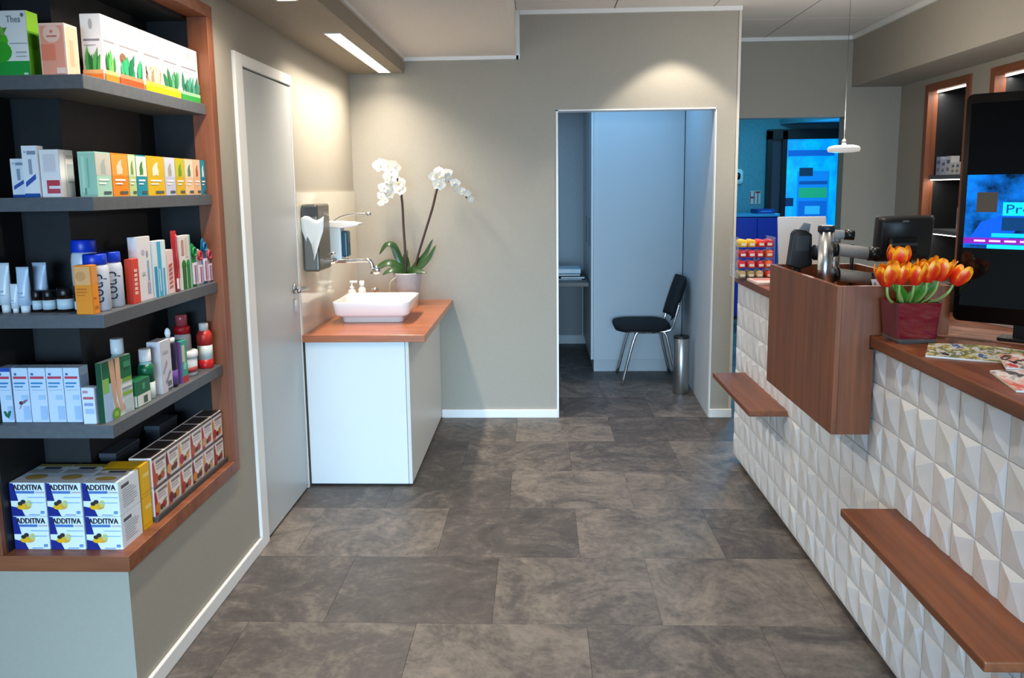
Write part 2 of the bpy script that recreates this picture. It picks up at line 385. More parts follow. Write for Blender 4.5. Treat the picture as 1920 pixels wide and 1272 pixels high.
downlight('unseen fill downlight above the tulips', 1.7, 3.0, 36, 100)
downlight('unseen fill downlight above the near end of the counter', 1.7, 1.2, 34, 100)
# pendant
px, py, pz = 1.61, 4.2, 1.74
t = thing('pendant_lamp', 'small flat glass pendant lamp on a thin wire above the counter', 'lamp', (px, py, pz))
GL = mat('F2EEE6', .25, emit=.35, name='opal_glass')
MB().lathe([(.0, .022), (.05, .022), (.075, .016), (.083, .004), (.078, -.010), (.05, -.014), (.0, -.014)], GL, 36, (px, py, pz), caps=False).build('glass_disc', t)
MB().lathe([(.012, .022), (.012, .045), (.004, .055)], STEEL, 16, (px, py, pz)).build('socket', t)
MB().tube([(px, py, pz+.05), (px, py, ZC-.02)], .0011, mat('4A4A4A', .5), 6).build('wire', t)
MB().lathe([(.04, 0), (.04, -.02), (.03, -.024)], TRIMW, 20, (px, py, ZC)).build('canopy', t)
pl_ = bpy.data.lights.new('pendant_uplight', 'POINT'); pl_.energy = 20; pl_.color = NEUT; pl_.shadow_soft_size = .04; po_ = bpy.data.objects.new('pendant_uplight', pl_); COL.objects.link(po_); po_.location = (px, py, pz+.11)

# ================================================================== DISPLAY SHELF UNIT (left)
XO, XI = XL, -1.60             # aisle face, inside of the left upright
ds = thing('display_shelf', 'dark corner display shelf unit with a reddish wood frame set into the pier', 'shelf unit', (-1.42, 2.5, .443))
FR = .012                      # how far the frame stands proud
m = MB(); m.prism([(-1.648, 2.105), (XL+FR, 2.105), (XL+FR, 2.955), (-1.648, 2.955)], .443, .492, OAKX); m.build('bottom_board', ds, bevel=.002)
MB().box(-1.648, XI-.004, 2.105, 2.125, .492, 2.2, OAKZ).build('frame_upright', ds, bevel=.002)
MB().box(-1.648, XI, 2.125, 2.345, .492, 2.2, DARK).build('side_panel', ds)
MB().box(-1.30, XL+FR, 2.905, 2.955, .492, 2.2, OAKZ).build('frame_upright', ds, bevel=.002)
m = MB(); m.prism([(-1.648, 2.105), (XL+FR, 2.105), (XL+FR, 2.955), (-1.30, 2.955), (-1.30, 2.17), (-1.648, 2.17)], 2.2, 2.245, OAKX); m.build('top_board', ds, bevel=.002)
m = MB(); m.box(XI, -1.45, 2.33, 2.345, .492, 2.2, DARK); m.build('back_panel', ds)
m = MB(); m.box(-1.465, -1.45, 2.345, 2.93, .492, 2.2, DARK); m.build('back_panel', ds)
m = MB(); m.box(-1.45, -1.30, 2.905, 2.93, .492, 2.2, DARK); m.build('end_panel', ds)
m = MB(); m.prism([(XI, 2.17), (-1.30, 2.17), (-1.30, 2.93), (-1.45, 2.93), (-1.45, 2.33), (XI, 2.33)], 2.185, 2.2, DARK); m.build('top_panel', ds)
SZ = {1: 1.883, 2: 1.549, 3: 1.215, 4: .888, 5: .492}
for k in (1, 2, 3, 4):
    MB().prism([(XI, 2.122), (XL-.012, 2.122), (XL-.012, 2.905), (-1.45, 2.905), (-1.45, 2.33), (XI, 2.33)], SZ[k]-.039, SZ[k], SHELF).build('shelf_board', ds, bevel=.0015)

# ================================================================== PRODUCTS ON THE DISPLAY SHELVES
XR = -1.265; YF = 2.155
def F(x0, x1, s, y=YF, dz=0): return ((x0+x1)/2, y, SZ[s]+dz)        # faces the camera side
def A(y0, y1, s, x=XR, dz=0): return (x, (y0+y1)/2, SZ[s]+dz)        # faces the aisle
def lines(u0, u1, v, n, h, step=.045, th=.018):
    return [('r', u0, v-i*step, u0+(u1-u0)*random.uniform(.7, 1), v-i*step+th, h) for i in range(n)]
# --- top shelf
carton('tea_box', 'white and green tea carton with leaf print on the top shelf', 'box', F(-1.505, -1.413, 1), (.092, .05, .178), 0, 'F4F5F2',
    {'f': [('r', 0, 0, 1, .24, '12A13C'), ('e', .12, .55, .28, .14, '46C21E'), ('e', .15, .38, .34, .16, '2FAE22'), ('leaf', .05, .6, .4, .75, .06, '5AA33A'), ('leaf', .3, .6, .12, .82, .05, '7BBE4B'), ('r', .45, .5, 1, .51, '7C8A8A'), ('t', 'Thea', .4, .82, .84, .92, '6A7480'), ('e', .9, .93, .05, .03, '6A7480'), ('r', .62, .36, .95, .38, '9FB0A8'), ('r', .62, .3, .95, .315, '9FB0A8'), ('r', .82, .03, .95, .06, 'C8F0D0')],
     'r': [('r', 0, 0, 1, 1, '5DA51E'), ('r', 0, .7, 1, 1, '8CCB24'), ('e', .5, .55, .5, .12, '4C8E16')]})
carton('tea_box', 'salmon pink carton with white edges on the top shelf', 'box', F(-1.38, -1.308, 1), (.072, .06, .143), 0, 'F6D3C2',
    {'f': [('r', .05, .03, .95, .95, 'F0A48A'), ('e', .5, .8, .34, .17, 'F7CDBB'), ('r', .05, .3, .6, .6, 'EE8668'), ('r', .3, .74, .7, .765, 'C5695B'), ('e', .5, .84, .06, .03, 'E08070'), ('r', .6, .05, .95, .16, 'F5D9CE')],
     'r': [('r', .08, .03, .92, .95, 'F2B79C'), ('r', .3, .2, .6, .7, 'EFA283')]})
def herbal(pos, w, label, base, leafc, extra, seed, d=.06):
    rr = random.Random(seed)
    def art(sc):
        it = [('e', .5, .85, .1, .08, 'B9B6B8'), ('r', .1, .60, .9, .63, '8F8B92'), ('r', .15, .53, .7, .545, 'B7B3B8')]
        it += extra
        for i in range(15):
            a = rr.uniform(.15, .85); it.append(('leaf', a, .14, min(1, max(0, a+rr.uniform(-.28, .28))), rr.uniform(.30, .55), .085, leafc[i % len(leafc)]))
        it += [('r', 0, 0, 1, .11, base[0]), ('r', 0, .11, 1, .17, base[1])]
        return it
    return carton('herbal_drops_box', label, 'box', pos, (w, d, .19), RX, 'F5F3F3', {'f': art(1), 'l': art(1)}, group='white plant-print boxes on the top shelf')
herbal(A(2.262, 2.337, 1), .073, 'white plant-print box with pale orange foot at the corner of the top shelf', ('F58220', 'F8B878'), ['2E8B3A', '4FAF52', '1F6E33', '86B96A'], [], 1)
herbal(A(2.34, 2.482, 1), .14, 'white plant-print box with a red foot and brown seed head', ('F0501E', 'F28A60'), ['1C8A5A', '2FA56E', '14704B'], [('e', .22, .42, .14, .09, '8A5A3C'), ('e', .6, .38, .1, .05, 'D98A70')], 2)
herbal(A(2.486, 2.614, 1), .126, 'white plant-print box with yellow foot and beige seed pattern', ('F5B800', 'F7D34A'), ['C9B08A', 'A08868', 'E3D2B6'], [('e', .2+.2*(i % 4), .18+.075*(i//4), .07, .025, 'B99D7C') for i in range(16)], 3)
herbal(A(2.618, 2.738, 1), .118, 'white plant-print box with yellow foot and dark green fern', ('F2BE10', 'F4D65A'), ['3C8E5A', '2B7A4A', '5BA87A'], [], 4)
herbal(A(2.742, 2.895, 1), .15, 'white plant-print box with green foot at the end of the top shelf', ('2FA045', '9BD3A0'), ['4E9E86', '3C8C74', '2E7A5A'], [('r', .78, 0, 1, .14, 'E8C81E')], 5)
# --- second shelf
def plaster(x0, x1, h, label, y):
    carton('medicine_box', label, 'box', F(x0, x1, 2, y), (x1-x0-.001, .03, h), 0, 'EEF2F8',
        {'f': [('r', 0, 0, 1, .08, '0A4FA3'), ('p', [(.12, .2), (.82, .36), (.82, .46), (.12, .3)], '2F58B0'), ('r', .4, .45, .62, .74, '9AA6BA'), ('r', .35, .83, .92, .9, '8C98B0'), ('r', .15, .86, .28, .9, 'A8B4C8')]})
plaster(-1.505, -1.461, .11, 'short white box with blue stripe on the second shelf', 2.165)
plaster(-1.459, -1.414, .145, 'tall white box with blue stripe on the second shelf', 2.15)
carton('medicine_box', 'white box with a red square on the second shelf', 'box', F(-1.412, -1.355, 2), (.056, .065, .134), 0, 'F2F0F1',
    {'f': [('r', .28, .08, .95, .18, 'C8465A'), ('r', .28, .24, .95, .36, 'C33A48'), ('r', .28, .08, .38, .36, 'C8465A'), ('r', .2, .55, .8, .9, 'DEDBDF')], 'r': [('r', .35, .02, .42, .95, 'C9CFCF'), ('r', .5, .3, .98, .7, 'B9C4C8'), ('r', .45, .82, .95, .9, 'A3A5A8')]})
def bright(y0, y1, label, c, top, d=.06, near=None, img='7FA34A'):
    f = [('r', 0, .48, 1, .97, top), ('leaf', .3, .5, .62, .86, .13, img), ('leaf', .62, .5, .45, .8, .1, img), ('r', .15, .36, .8, .4, 'FFFFFF'), ('r', .15, .28, .6, .31, 'FFFFFF'), ('r', .4, .06, .9, .12, '4A5A5A')]
    fc = {'f': f}
    if near: fc['l'] = near
    carton('tea_packet', label, 'box', A(y0, y1, 2), (y1-y0-.002, d, .128), RX, c, fc, group='colourful packets on the second shelf')
bright(2.176, 2.257, 'mint green carton at the corner of the second shelf', 'A7D6C2', 'C9C7BC', .05,
       [('r', .08, .04, .92, .96, '9ED0BA'), ('r', .2, .1, .36, .9, 'B4DEC9'), ('r', .5, .2, .6, .85, '82B9A2'), ('r', .3, .05, .4, .2, '5E9484')], 'A9B4AC')
bright(2.259, 2.35, 'deep orange packet on the second shelf', 'F08A0E', 'F4A03A', img='E9D9C0')
bright(2.352, 2.397, 'pale green packet on the second shelf', 'BFCF8A', 'D9E2C2')
bright(2.399, 2.464, 'teal and white packet beside the pale green packet', '0E8FA6', 'E6EDE2', img='4C8A3C')
bright(2.466, 2.582, 'wide golden yellow packet on the second shelf', 'E0B400', 'D9B21A', img='EDE6D0')
bright(2.584, 2.659, 'lilac grey packet on the second shelf', 'C3C6DC', 'D3D6E6', img='A8A890')
bright(2.661, 2.732, 'olive yellow packet with green leaves on the second shelf', 'D8B018', 'C8C030', img='6E9A2E')
bright(2.734, 2.801, 'pale peach packet on the second shelf', 'EFC9A0', 'F3DCC2', img='5E8A6A')
bright(2.803, 2.859, 'peach packet with a brown nut on the second shelf', 'EDBB8C', 'F2C8A4', img='B8674A')
bright(2.861, 2.902, 'teal packet at the end of the second shelf', '0C86A0', '1290AA', img='E8F0F0')
# --- third shelf
TUBEW = mat('DDE6EE', .3); TUBEB = mat('BACBE0', .3); CAPW = mat('F4F6F8', .3)
def tube_item(label, x, y, r, h, col, cap=CAPW, s=3):
    t = thing('cream_tube', label, 'tube', (x, y, SZ[s]), 0, 'cream tubes on the third shelf')
    n = 14; vs = []; fs = []
    prof = [(0, .85), (.18, .88), (.2, 1), (.45, 1), (.75, 1), (1, 1)]
    m = MB(); m.lathe([(r*.72, 0), (r*.74, h*.16)], cap, 18); m.build('cap', t, world=False)
    rings = [(.16, 1, 1), (.4, 1.02, .95), (.7, 1.08, .6), (.93, 1.14, .12), (1, 1.15, .1)]
    for z, sx, sy in rings:
        for k in range(n): a = 2*PI*k/n; vs.append((r*sx*math.cos(a), r*sy*math.sin(a), h*z))
    for i in range(len(rings)-1):
        for k in range(n): k2 = (k+1) % n; fs.append((i*n+k, i*n+k2, (i+1)*n+k2, (i+1)*n+k))
    fs.append(tuple(range((len(rings)-1)*n, len(rings)*n))); fs.append(tuple(range(n))[::-1])
    m = MB(); m.add(vs, fs, col, True); m.build('tube_body', t, world=False)
    m = MB(); m.box(-r*.5, r*.5, -r*1.03, -r*1.0, h*.35, h*.36, mat('8FA3B5', .5)); m.box(-r*.5, r*.3, -r*1.04, -r*1.0, h*.42, h*.45, mat('9FB0C4', .5)); m.build('printed_lines', t, world=False)
tube_item('white cream tube standing by the wooden upright on the third shelf', -1.568, 2.18, .017, .146, TUBEW)
tube_item('short white cream tube on the third shelf', -1.535, 2.172, .011, .085, TUBEW)
tube_item('pale blue cream tube on the third shelf', -1.508, 2.176, .017, .134, mat('C4D8EE', .3))
tube_item('grey blue cream tube in the second row of the third shelf', -1.49, 2.226, .019, .142, TUBEB)
AMB = mat('24130C', .12, name='amber_glass', coat=.4); LBL = mat('C9DCE6', .5)
def jar(label, x, y, r, h):
    revolve('cream_jar', label, 'jar', (x, y, SZ[3]), [('jar_body', [(r*.92, 0), (r, .004), (r, h*.62), (r*.85, h*.68)], AMB), ('paper_label', [(r*1.012, h*.12), (r*1.012, h*.55)], LBL), ('lid', [(r*.95, h*.68), (r*.97, h*.7), (r*.97, h*.98), (r*.9, h)], BLACK)], group='small amber jars on the third shelf')
jar('narrow amber jar beside the cream tubes', -1.481, 2.19, .0135, .062); jar('amber jar with pale label in the middle of the jars', -1.445, 2.19, .0178, .064); jar('widest amber jar with pale label', -1.399, 2.195, .0228, .07); jar('small amber jar half behind the orange carton', -1.355, 2.19, .013, .056)
carton('medicine_box', 'bright orange carton at the corner of the third shelf', 'box', F(-1.329, -1.279, 3, 2.132), (.05, .03, .141), 0, 'F5921A',
    {'f': [('r', .06, .6, .94, .97, 'EFB070'), ('e', .4, .78, .3, .1, 'D99A5C'), ('r', .1, .5, .7, .53, 'C96E10'), ('r', .1, .44, .7, .465, 'C96E10'), ('r', .1, .38, .6, .4, 'C96E10')],
     'r': [('r', .08, .6, .92, .97, 'E09A4E'), ('r', .1, .3, .6, .34, 'C2700F'), ('r', .2, .1, .8, .16, 'C2700F')]})
LIDB = mat('0B3CCB', .35); BODYW = mat('D3DAE6', .35)
def rinse(label, x, y, r, h, txt):
    t = revolve('rinse_bottle', label, 'bottle', (x, y, SZ[3]), [('bottle_body', [(r*.9, 0), (r, .006), (r, h*.7), (r*.93, h*.79), (r*.84, h*.82)], BODYW), ('lid', [(r*.9, h*.82), (r*.93, h*.83), (r*.9, h*.985), (r*.85, h)], LIDB)], group='white bottles with blue lids on the third shelf')
    m = MB(); tv, fs = text_mesh(txt)
    # lettering wraps the aisle-camera side, reading upwards
    m.add([((r+.0008)*math.cos(-.75+.55*(.5-v)*2), (r+.0008)*math.sin(-.75+.55*(.5-v)*2), h*(.16+.5*u)) for u, v in tv], fs, mat('1C2A4A', .5)); m.build('lettering', t, world=False)
rinse('short white bottle with blue lid next to the orange carton', -1.306, 2.203, .035, .168, 'coup')
rinse('short white bottle with blue lid, second from the orange carton', -1.306, 2.277, .035, .168, 'coup')
rinse('taller white bottle with blue lid in the back row', -1.385, 2.285, .038, .205, 'coup')
carton('toothpaste_box', 'narrow red carton with white lettering on the third shelf', 'box', A(2.322, 2.368, 3), (.044, .02, .14), RX, 'D8402A', {'f': [('r', .3, .2+.1*q, .72, .27+.1*q, 'F0C4B8') for q in range(6)], 'l': [('r', 0, 0, 1, 1, 'C8361F')]})
carton('toothpaste_box', 'tall white carton with grey flower print next to the red carton', 'box', A(2.373, 2.455, 3, -1.268), (.082, .03, .205), RX, 'E6E2E6', {'f': [('e', .4, .75, .14, .05, 'B9B6C6'), ('e', .7, .72, .08, .06, '8E9CB8'), ('r', .66, .3, .8, .62, '7FA9CC'), ('r', .6, .1, .82, .28, 'A8A8C0'), ('r', .25, .4, .5, .45, 'BDBAC8')]})
carton('medicine_box', 'white carton with blue upright stripes on the third shelf', 'box', A(2.46, 2.55, 3), (.088, .022, .186), RX, 'DCE9EE', {'f': [('r', .05, 0, .28, .55, '2596C4'), ('r', .34, 0, .62, .98, '3DADD6'), ('r', .7, 0, .85, .5, '5AA6D8'), ('r', .4, .1, .48, .5, 'BFE4F2')], 'l': [('r', .1, .05, .9, .95, 'BFDCE4')]})
carton('toothpaste_box', 'white carton with salmon lettering on the third shelf', 'box', A(2.552, 2.6, 3), (.046, .025, .15), RX, 'EAD0CC', {'f': [('p', [(.2, .1+.1*q), (.75, .14+.1*q), (.75, .2+.1*q), (.2, .16+.1*q)], 'C25A50') for q in range(6)]})
def brush(label, y, h, col, handle):
    t = thing('toothbrush_pack', label, 'toothbrush pack', (XR, y, SZ[3]), RX, 'blister packs on the third shelf')
    m = MB(); m.box(-.019, .019, .004, .006, 0, h, mat(col, .4)); m.build('backing_card', t, world=False, bevel=.0008)
    m = MB(); m.tube(catmull([(0, -.003, .01), (.002, -.004, h*.35), (-.004, -.005, h*.6), (0, -.003, h*.94)], 5), [.004]*6+[.0052]*5+[.0038]*5, mat(handle, .3), 8); m.build('brush_handle', t, world=False)
    m = MB(); m.box(-.012, .012, -.006, -.003, h*.05, h*.22, mat('F0F0F0', .4)); m.build('printed_panel', t, world=False)
brush('red toothbrush blister pack, the tallest of the row', 2.622, .212, 'C21E22', 'B8323A')
carton('medicine_box', 'white carton with green bottles printed on it', 'box', A(2.645, 2.735, 3), (.086, .02, .192), RX, 'E6E6E0', {'f': [('e', .35, .45, .2, .1, '1F7A28'), ('r', .18, 0, .52, .45, '176A1E'), ('e', .72, .45, .16, .1, '2C9432'), ('r', .58, 0, .86, .45, '1F7A28'), ('r', .2, .64, .4, .92, 'C98A84'), ('r', .55, .6, .75, .95, 'D9C8B8'), ('r', .92, 0, 1, 1, '6CC4B0')]})
def blister(label, y, h, top, low):
    t = thing('care_pack', label, 'blister pack', (XR, y, SZ[3]), RX, 'blister packs on the third shelf')
    m = MB(); m.prism([(-.02, 0), (.02, 0), (.02, h*.72), (.012, h*.95), (0, h), (-.012, h*.95), (-.02, h*.72)], .004, .007, mat(low, .4), lambda x, y, z: (x, z, y)); m.build('backing_card', t, world=False)
    m = MB(); m.tube([(0, -.002+.0, h*.72+.019*0)]+[(.013*math.sin(a), -.002, h*.8-.016*math.cos(a)) for a in [k*PI/6 for k in range(1, 12)]], .0045, mat(top, .35), 8); m.build('ring_handle', t, world=False)
    m = MB(); m.box(-.013, .013, -.004, .004, h*.06, h*.55, mat('E8E0EA', .35)); m.box(-.011, -.002, -.005, -.003, h*.08, h*.5, mat('B8505A', .4)); m.box(.004, .010, -.005, -.003, h*.1, h*.5, mat('8A94C8', .4)); m.build('plastic_bubble', t, world=False)
blister('green ring blister pack on the third shelf', 2.762, .158, '0F8A3C', '159048')
blister('white and red blister pack beside the green one', 2.808, .135, 'C83038', 'D8D0DC')
blister('teal blue blister pack near the end upright', 2.852, .172, '0E6E9A', '1878A0')
blister('short pink blister pack at the end upright', 2.89, .13, 'B84450', 'E0B8C0')
# --- fourth shelf
def bath(x0, x1, label, group=None, head=None, pic=None, d=.045, h=.165, y=YF):
    f = [('e', .22, .885, .09, .025, '4A6A9A'), ('r', .08, .8, .9, .845, 'C4405A'), ('r', .1, .705, .8, .735, '2E86C0'), ('r', .1, .645, .65, .67, '3C8ABE'), ('r', .15, .59, .9, .6, '9FB8D8'), ('r', .55, .05, .95, .3, 'A9C6EA'), ('r', .5, .42, .9, .5, 'A9CCEA')]
    if head: f = [('r', 0, .93, 1, 1, head)]+f
    if pic: f += pic
    return carton('bath_salts_box', label, 'box', F(x0, x1, 4, y), (x1-x0-.001, d, h), 0, 'CFE0F4', {'f': f, 'r': [('r', .1, .1, .9, .9, 'B4C4DA'), ('r', .1, .85, .9, .93, 'DDE4EE')]}, group)
bath(-1.599, -1.561, 'pale box with blue band and green leaf by the wooden upright', head='1E50B0', pic=[('leaf', .5, .12, .2, .2, .05, '0F6A4A'), ('leaf', .45, .1, .85, .21, .06, '0F6A4A')])
bath(-1.557, -1.508, 'pale blue box with a brown flower print', 'pale boxes on the fourth shelf', pic=[('e', .45, .36, .13, .035, '5A3040'), ('leaf', .5, .36, .9, .42, .03, '8A6A80'), ('leaf', .45, .33, .3, .24, .03, 'C8A0B0')])
for x0, x1, lb in ((-1.507, -1.455, 'next to the box with the flower print'), (-1.454, -1.403, 'between two other plain pale boxes'), (-1.402, -1.354, 'right behind the small white and red box')): bath(x0, x1, 'plain pale blue box with red line, '+lb, 'pale boxes on the fourth shelf')
carton('medicine_box', 'small white and red box in front of the pale boxes', 'box', F(-1.341, -1.303, 4, 2.138), (.038, .03, .109), 0, 'DCE6F4', {'f': [('r', .1, .68, .9, .75, 'C05A68'), ('r', .1, .85, .5, .92, 'C08898'), ('r', .15, .5, .85, .58, '8E9CD0'), ('r', .2, .28, .9, .42, 'A9C4EA')], 'r': [('r', .2, .05, .8, .95, '9AA8C8')]})
carton('leg_cream_box', 'large green carton with a picture of bare legs', 'box', (-1.275, 2.215, SZ[4]), (.14, .018, .18), RX-.08, 'E9EDE8',
    {'f': [('r', 0, .62, 1, 1, '0C6A3E'), ('r', 0, 0, .3, .62, 'A9C8E8'), ('r', 0, .48, .2, .72, '8CC25A'), ('p', [(.22, 1), (.4, 1), (.44, .6), (.4, .3), (.5, .12), (.38, .12), (.3, .4), (.26, .7)], 'D9A98A'), ('p', [(.44, 1), (.6, 1), (.6, .62), (.56, .3), (.68, .08), (.55, .08), (.46, .4), (.44, .7)], 'E4B494'), ('r', .64, .55, .98, .62, '7CA83A'), ('r', .62, .42, .96, .46, '8FA0A0'), ('r', .62, .32, .98, .38, '8CB83C'), ('r', .66, .06, .96, .26, 'C3D2D4'), ('e', .36, .08, .14, .1, '6FA22E'), ('e', .36, .08, .07, .05, '9CC85A'), ('r', .7, .8, .95, .9, '3C8A66')],
     'l': [('r', 0, 0, 1, 1, '0A4A2E')]})
carton('green_salve_box', 'low green carton with white lower half', 'box', A(2.298, 2.383, 4), (.084, .05, .085), RX, '0E6A40', {'f': [('r', .02, .03, .98, .45, 'E6E8E0'), ('r', .45, .08, .75, .35, '4A5A50'), ('r', .4, .62, .6, .85, '4C9A74')], 'l': [('r', .02, .03, .98, .45, 'DADED6')]})
GB = mat('0F6A46', .3); TUR = mat('A9DCD8', .3)
def salve_bottle(label, x, y, r, h, low):
    revolve('salve_bottle', label, 'bottle', (x, y, SZ[4]), [('bottle_body', [(r*.9, 0), (r, .004), (r, h*.34)], low), ('label_band', [(r*1.002, h*.34), (r*1.002, h*.62), (r*.8, h*.7)], GB), ('shoulder', [(r*.8, h*.7), (r*.6, h*.75)], TUR), ('lid', [(r*.72, h*.75), (r*.74, h*.77), (r*.72, h)], CAPW)], group='green and white bottles on the fourth shelf')
salve_bottle('squat green bottle with white cap behind the low green carton', -1.345, 2.33, .03, .135, mat('DDE6E2', .35))
salve_bottle('green bottle with white cap beside the silver carton', -1.295, 2.42, .025, .165, mat('D3E3E6', .35))
salve_bottle('green bottle with white cap in the back row', -1.385, 2.42, .027, .2, mat('D3E3E6', .35))
carton('silver_box', 'tall narrow silver white carton on the fourth shelf', 'box', A(2.462, 2.536, 4), (.07, .045, .178), RX, 'D3D2DA', {'f': [('r', .5, .1, .9, .2, '6A6A74'), ('p', [(.1, .4), (.5, .62), (.6, .55), (.2, .36)], 'A4A4B0'), ('p', [(.3, .2), (.8, .42), (.85, .36), (.4, .16)], '8E8E9C'), ('r', .2, .75, .7, .8, 'B2B2BE'), ('r', .5, .02, .95, .07, '55555F')], 'l': [('r', .1, .05, .4, .95, 'BEBDC8')]})
revolve('foam_dispenser', 'dark purple bottle with white pump under a clear cap', 'bottle', (-1.288, 2.568, SZ[4]), [('bottle_body', [(.022, 0), (.024, .004), (.024, .15), (.02, .158)], mat('1E1638', .3)), ('label_stripe', [(.0243, .01), (.0243, .06)], mat('6A4A9A', .4)), ('collar', [(.02, .158), (.021, .16), (.021, .172), (.012, .174)], CAPW), ('pump', [(.007, .174), (.01, .19), (.008, .2), (.003, .207)], CAPW)], RX)
carton('medicine_box', 'slim teal carton with red foot on the fourth shelf', 'box', A(2.607, 2.652, 4), (.043, .045, .15), RX, '2FA38E', {'f': [('r', 0, 0, 1, .16, 'C4262E'), ('r', .1, .5, .6, .9, 'D9C8A8'), ('e', .5, .4, .3, .1, '8CD0BE')], 'l': [('r', 0, 0, 1, 1, '7A5AA0')]})
revolve('cream_tub', 'white tub with screw lid and red print on the fourth shelf', 'jar', (-1.312, 2.735, SZ[4]), [('tub_body', [(.036, 0), (.04, .004), (.042, .07)], mat('D6DEE4', .3)), ('print_band', [(.0405, .014), (.0415, .034)], mat('B8504A', .4)), ('lid', [(.044, .07), (.045, .072), (.045, .09), (.04, .093)], CAPW)])
revolve('spray_bottle', 'white bottle with a red cap at the back of the fourth shelf', 'bottle', (-1.36, 2.825, SZ[4]), [('bottle_body', [(.028, 0), (.03, .004), (.03, .13), (.026, .14)], mat('E2DEE0', .3)), ('collar', [(.029, .14), (.029, .165), (.022, .17)], mat('C41A22', .35)), ('cap', [(.021, .17), (.021, .21), (.018, .213)], mat('B04A50', .25))], RX)
revolve('spray_bottle', 'red and white bottle at the end of the fourth shelf', 'bottle', (-1.29, 2.855, SZ[4]), [('bottle_foot', [(.026, 0), (.028, .004), (.028, .035)], mat('C41E22', .35)), ('bottle_body', [(.028, .035), (.028, .09)], mat('D8E2DC', .35)), ('red_band', [(.0282, .09), (.0282, .13), (.02, .145)], mat('C8342E', .35)), ('cap', [(.017, .145), (.017, .172), (.014, .175)], mat('D9D4CE', .35))], RX)
# --- bottom board
def powder(x0, x1, lev, where, y=2.15):
    w = x1-x0-.002; h = .1045
    f = [('p', [(0, 1), (.12, .98), (.22, .46), (0, .46)], '0A2080'), ('p', [(.0, 0), (.38, 0), (.28, .24), (0, .3)], '0A2080'), ('e', .42, .3, .16, .1, 'E0A850'), ('e', .3, .28, .13, .08, 'F2B800'), ('e', .52, .38, .08, .1, 'CFCB6A'), ('e', .27, .38, .07, .06, '2A2A26'), ('e', .36, .44, .07, .06, '2A2A26'), ('t', 'ADDITIVA', .1, .79, .92, .95, '14161E'), ('t', 'ADDITIVA', .112, .79, .932, .95, '14161E'), ('t', 'ADDITIVA', .106, .795, .926, .955, '14161E'), ('r', .18, .69, .7, .76, '4A78B8'), ('r', .74, .7, .98, .74, 'C8B8C0'), ('r', .5, .56, .98, .58, '8FC0EA'), ('r', .5, .4, .95, .42, '9CCBF0'), ('r', .84, .08, .94, .16, '6A9AD0'), ('r', .5, .03, .8, .06, '9CBCE0')]
    t = [('r', 0, 0, 1, .12, 'F4F4F4'), ('e', .5, .3, .3, .14, 'C8A858'), ('r', 0, .86, 1, 1, 'B09A48'), ('r', .3, .72, .8, .82, '2A2E50'), ('r', .05, .5, .95, .66, 'B8B8B8')]
    r = [('r', .12, .76, .5, .86, '55555C')]+[('r', .15, .68-.07*i, .15+random.uniform(.4, .7), .7-.07*i, '8A8A90') for i in range(8)]
    carton('drink_powder_box', ('upper' if lev else 'lower')+' white drink-powder carton with lemon print, '+where, 'box', F(x0, x1, 5, y, lev*.1055), (w, .155 if x1 < -1.3 else .115, h), 0, 'E6EFF8', {'f': f, 't': t, 'r': r}, 'stacked drink cartons on the bottom board')
for lev in (0, 1):
    powder(-1.597, -1.487, lev, 'beside the wooden upright'); powder(-1.485, -1.377, lev, 'in the middle stack'); powder(-1.374, -1.262, lev, 'in the stack before the yellow cartons')
for lev in (0, 1):
    carton('yellow_box', ('upper' if lev else 'lower')+' yellow carton between the drink cartons and the small fruit cartons', 'box', A(2.275, 2.335, 5, XR, lev*.1055), (.056, .12, .1045), RX, 'EDB90A', {'f': [('r', .3, .6, .95, .72, 'F2D878'), ('r', .1, .1, .9, .14, 'D8A400')], 't': [('r', .1, .1, .9, .4, 'D9AE28')]}, 'yellow cartons on the bottom board')
tr = thing('display_tray', 'dark grey tray under the rows of small boxes', 'tray', (-1.32, 2.63, .492))
m = MB(); m.box(-1.385, -1.250, 2.342, 2.9, .492, .507, mat('4A4745', .6)); m.build('tray_floor', tr); m = MB(); m.box(-1.253, -1.248, 2.342, 2.9, .507, .515, mat('55524F', .6)); m.build('tray_lip', tr)
FR2 = ['B8242E', 'D9822E', 'C8502E', '7A2430', 'E0A060', 'A83A2E']
cols = [2.346+.092*i for i in range(7)]
for i in range(6):
    for lev in (0, 1):
        a = FR2[(i+lev*2) % 6]; b = FR2[(i*2+1+lev) % 6]
        f = [('r', 0, .9, 1, 1, '5A4A48'), ('r', .28, .72, .95, .82, '8A7A78'), ('r', .28, .62, .8, .67, 'B8A8A6'), ('r', .28, .53, .85, .57, 'B8A8A6'), ('p', [(0, .0), (.24, 0), (.2, .5), (.1, .9), (0, .8)], a), ('e', .2, .25, .18, .18, b), ('e', .68, .24, .16, .14, a), ('e', .46, .2, .12, .1, '5A3A28'), ('leaf', .6, .3, .9, .42, .05, '8A8A3A')]
        carton('fruit_tea_box', ['lower', 'upper'][lev]+' row small fruit-print carton, '+['right beside the yellow cartons', 'second from the yellow cartons', 'third from the yellow cartons', 'third from the end upright', 'second from the end upright', 'right beside the end upright'][i], 'box', (-1.262, (cols[i]+cols[i+1])/2, .507+lev*.1), (.0905, .075, .0985), RX, 'EFE6E2', {'f': f, 't': [('r', .05, .05, .95, .9, '3A3230')]}, 'small fruit cartons on the bottom board')
DK = mat('2C3138', .45)
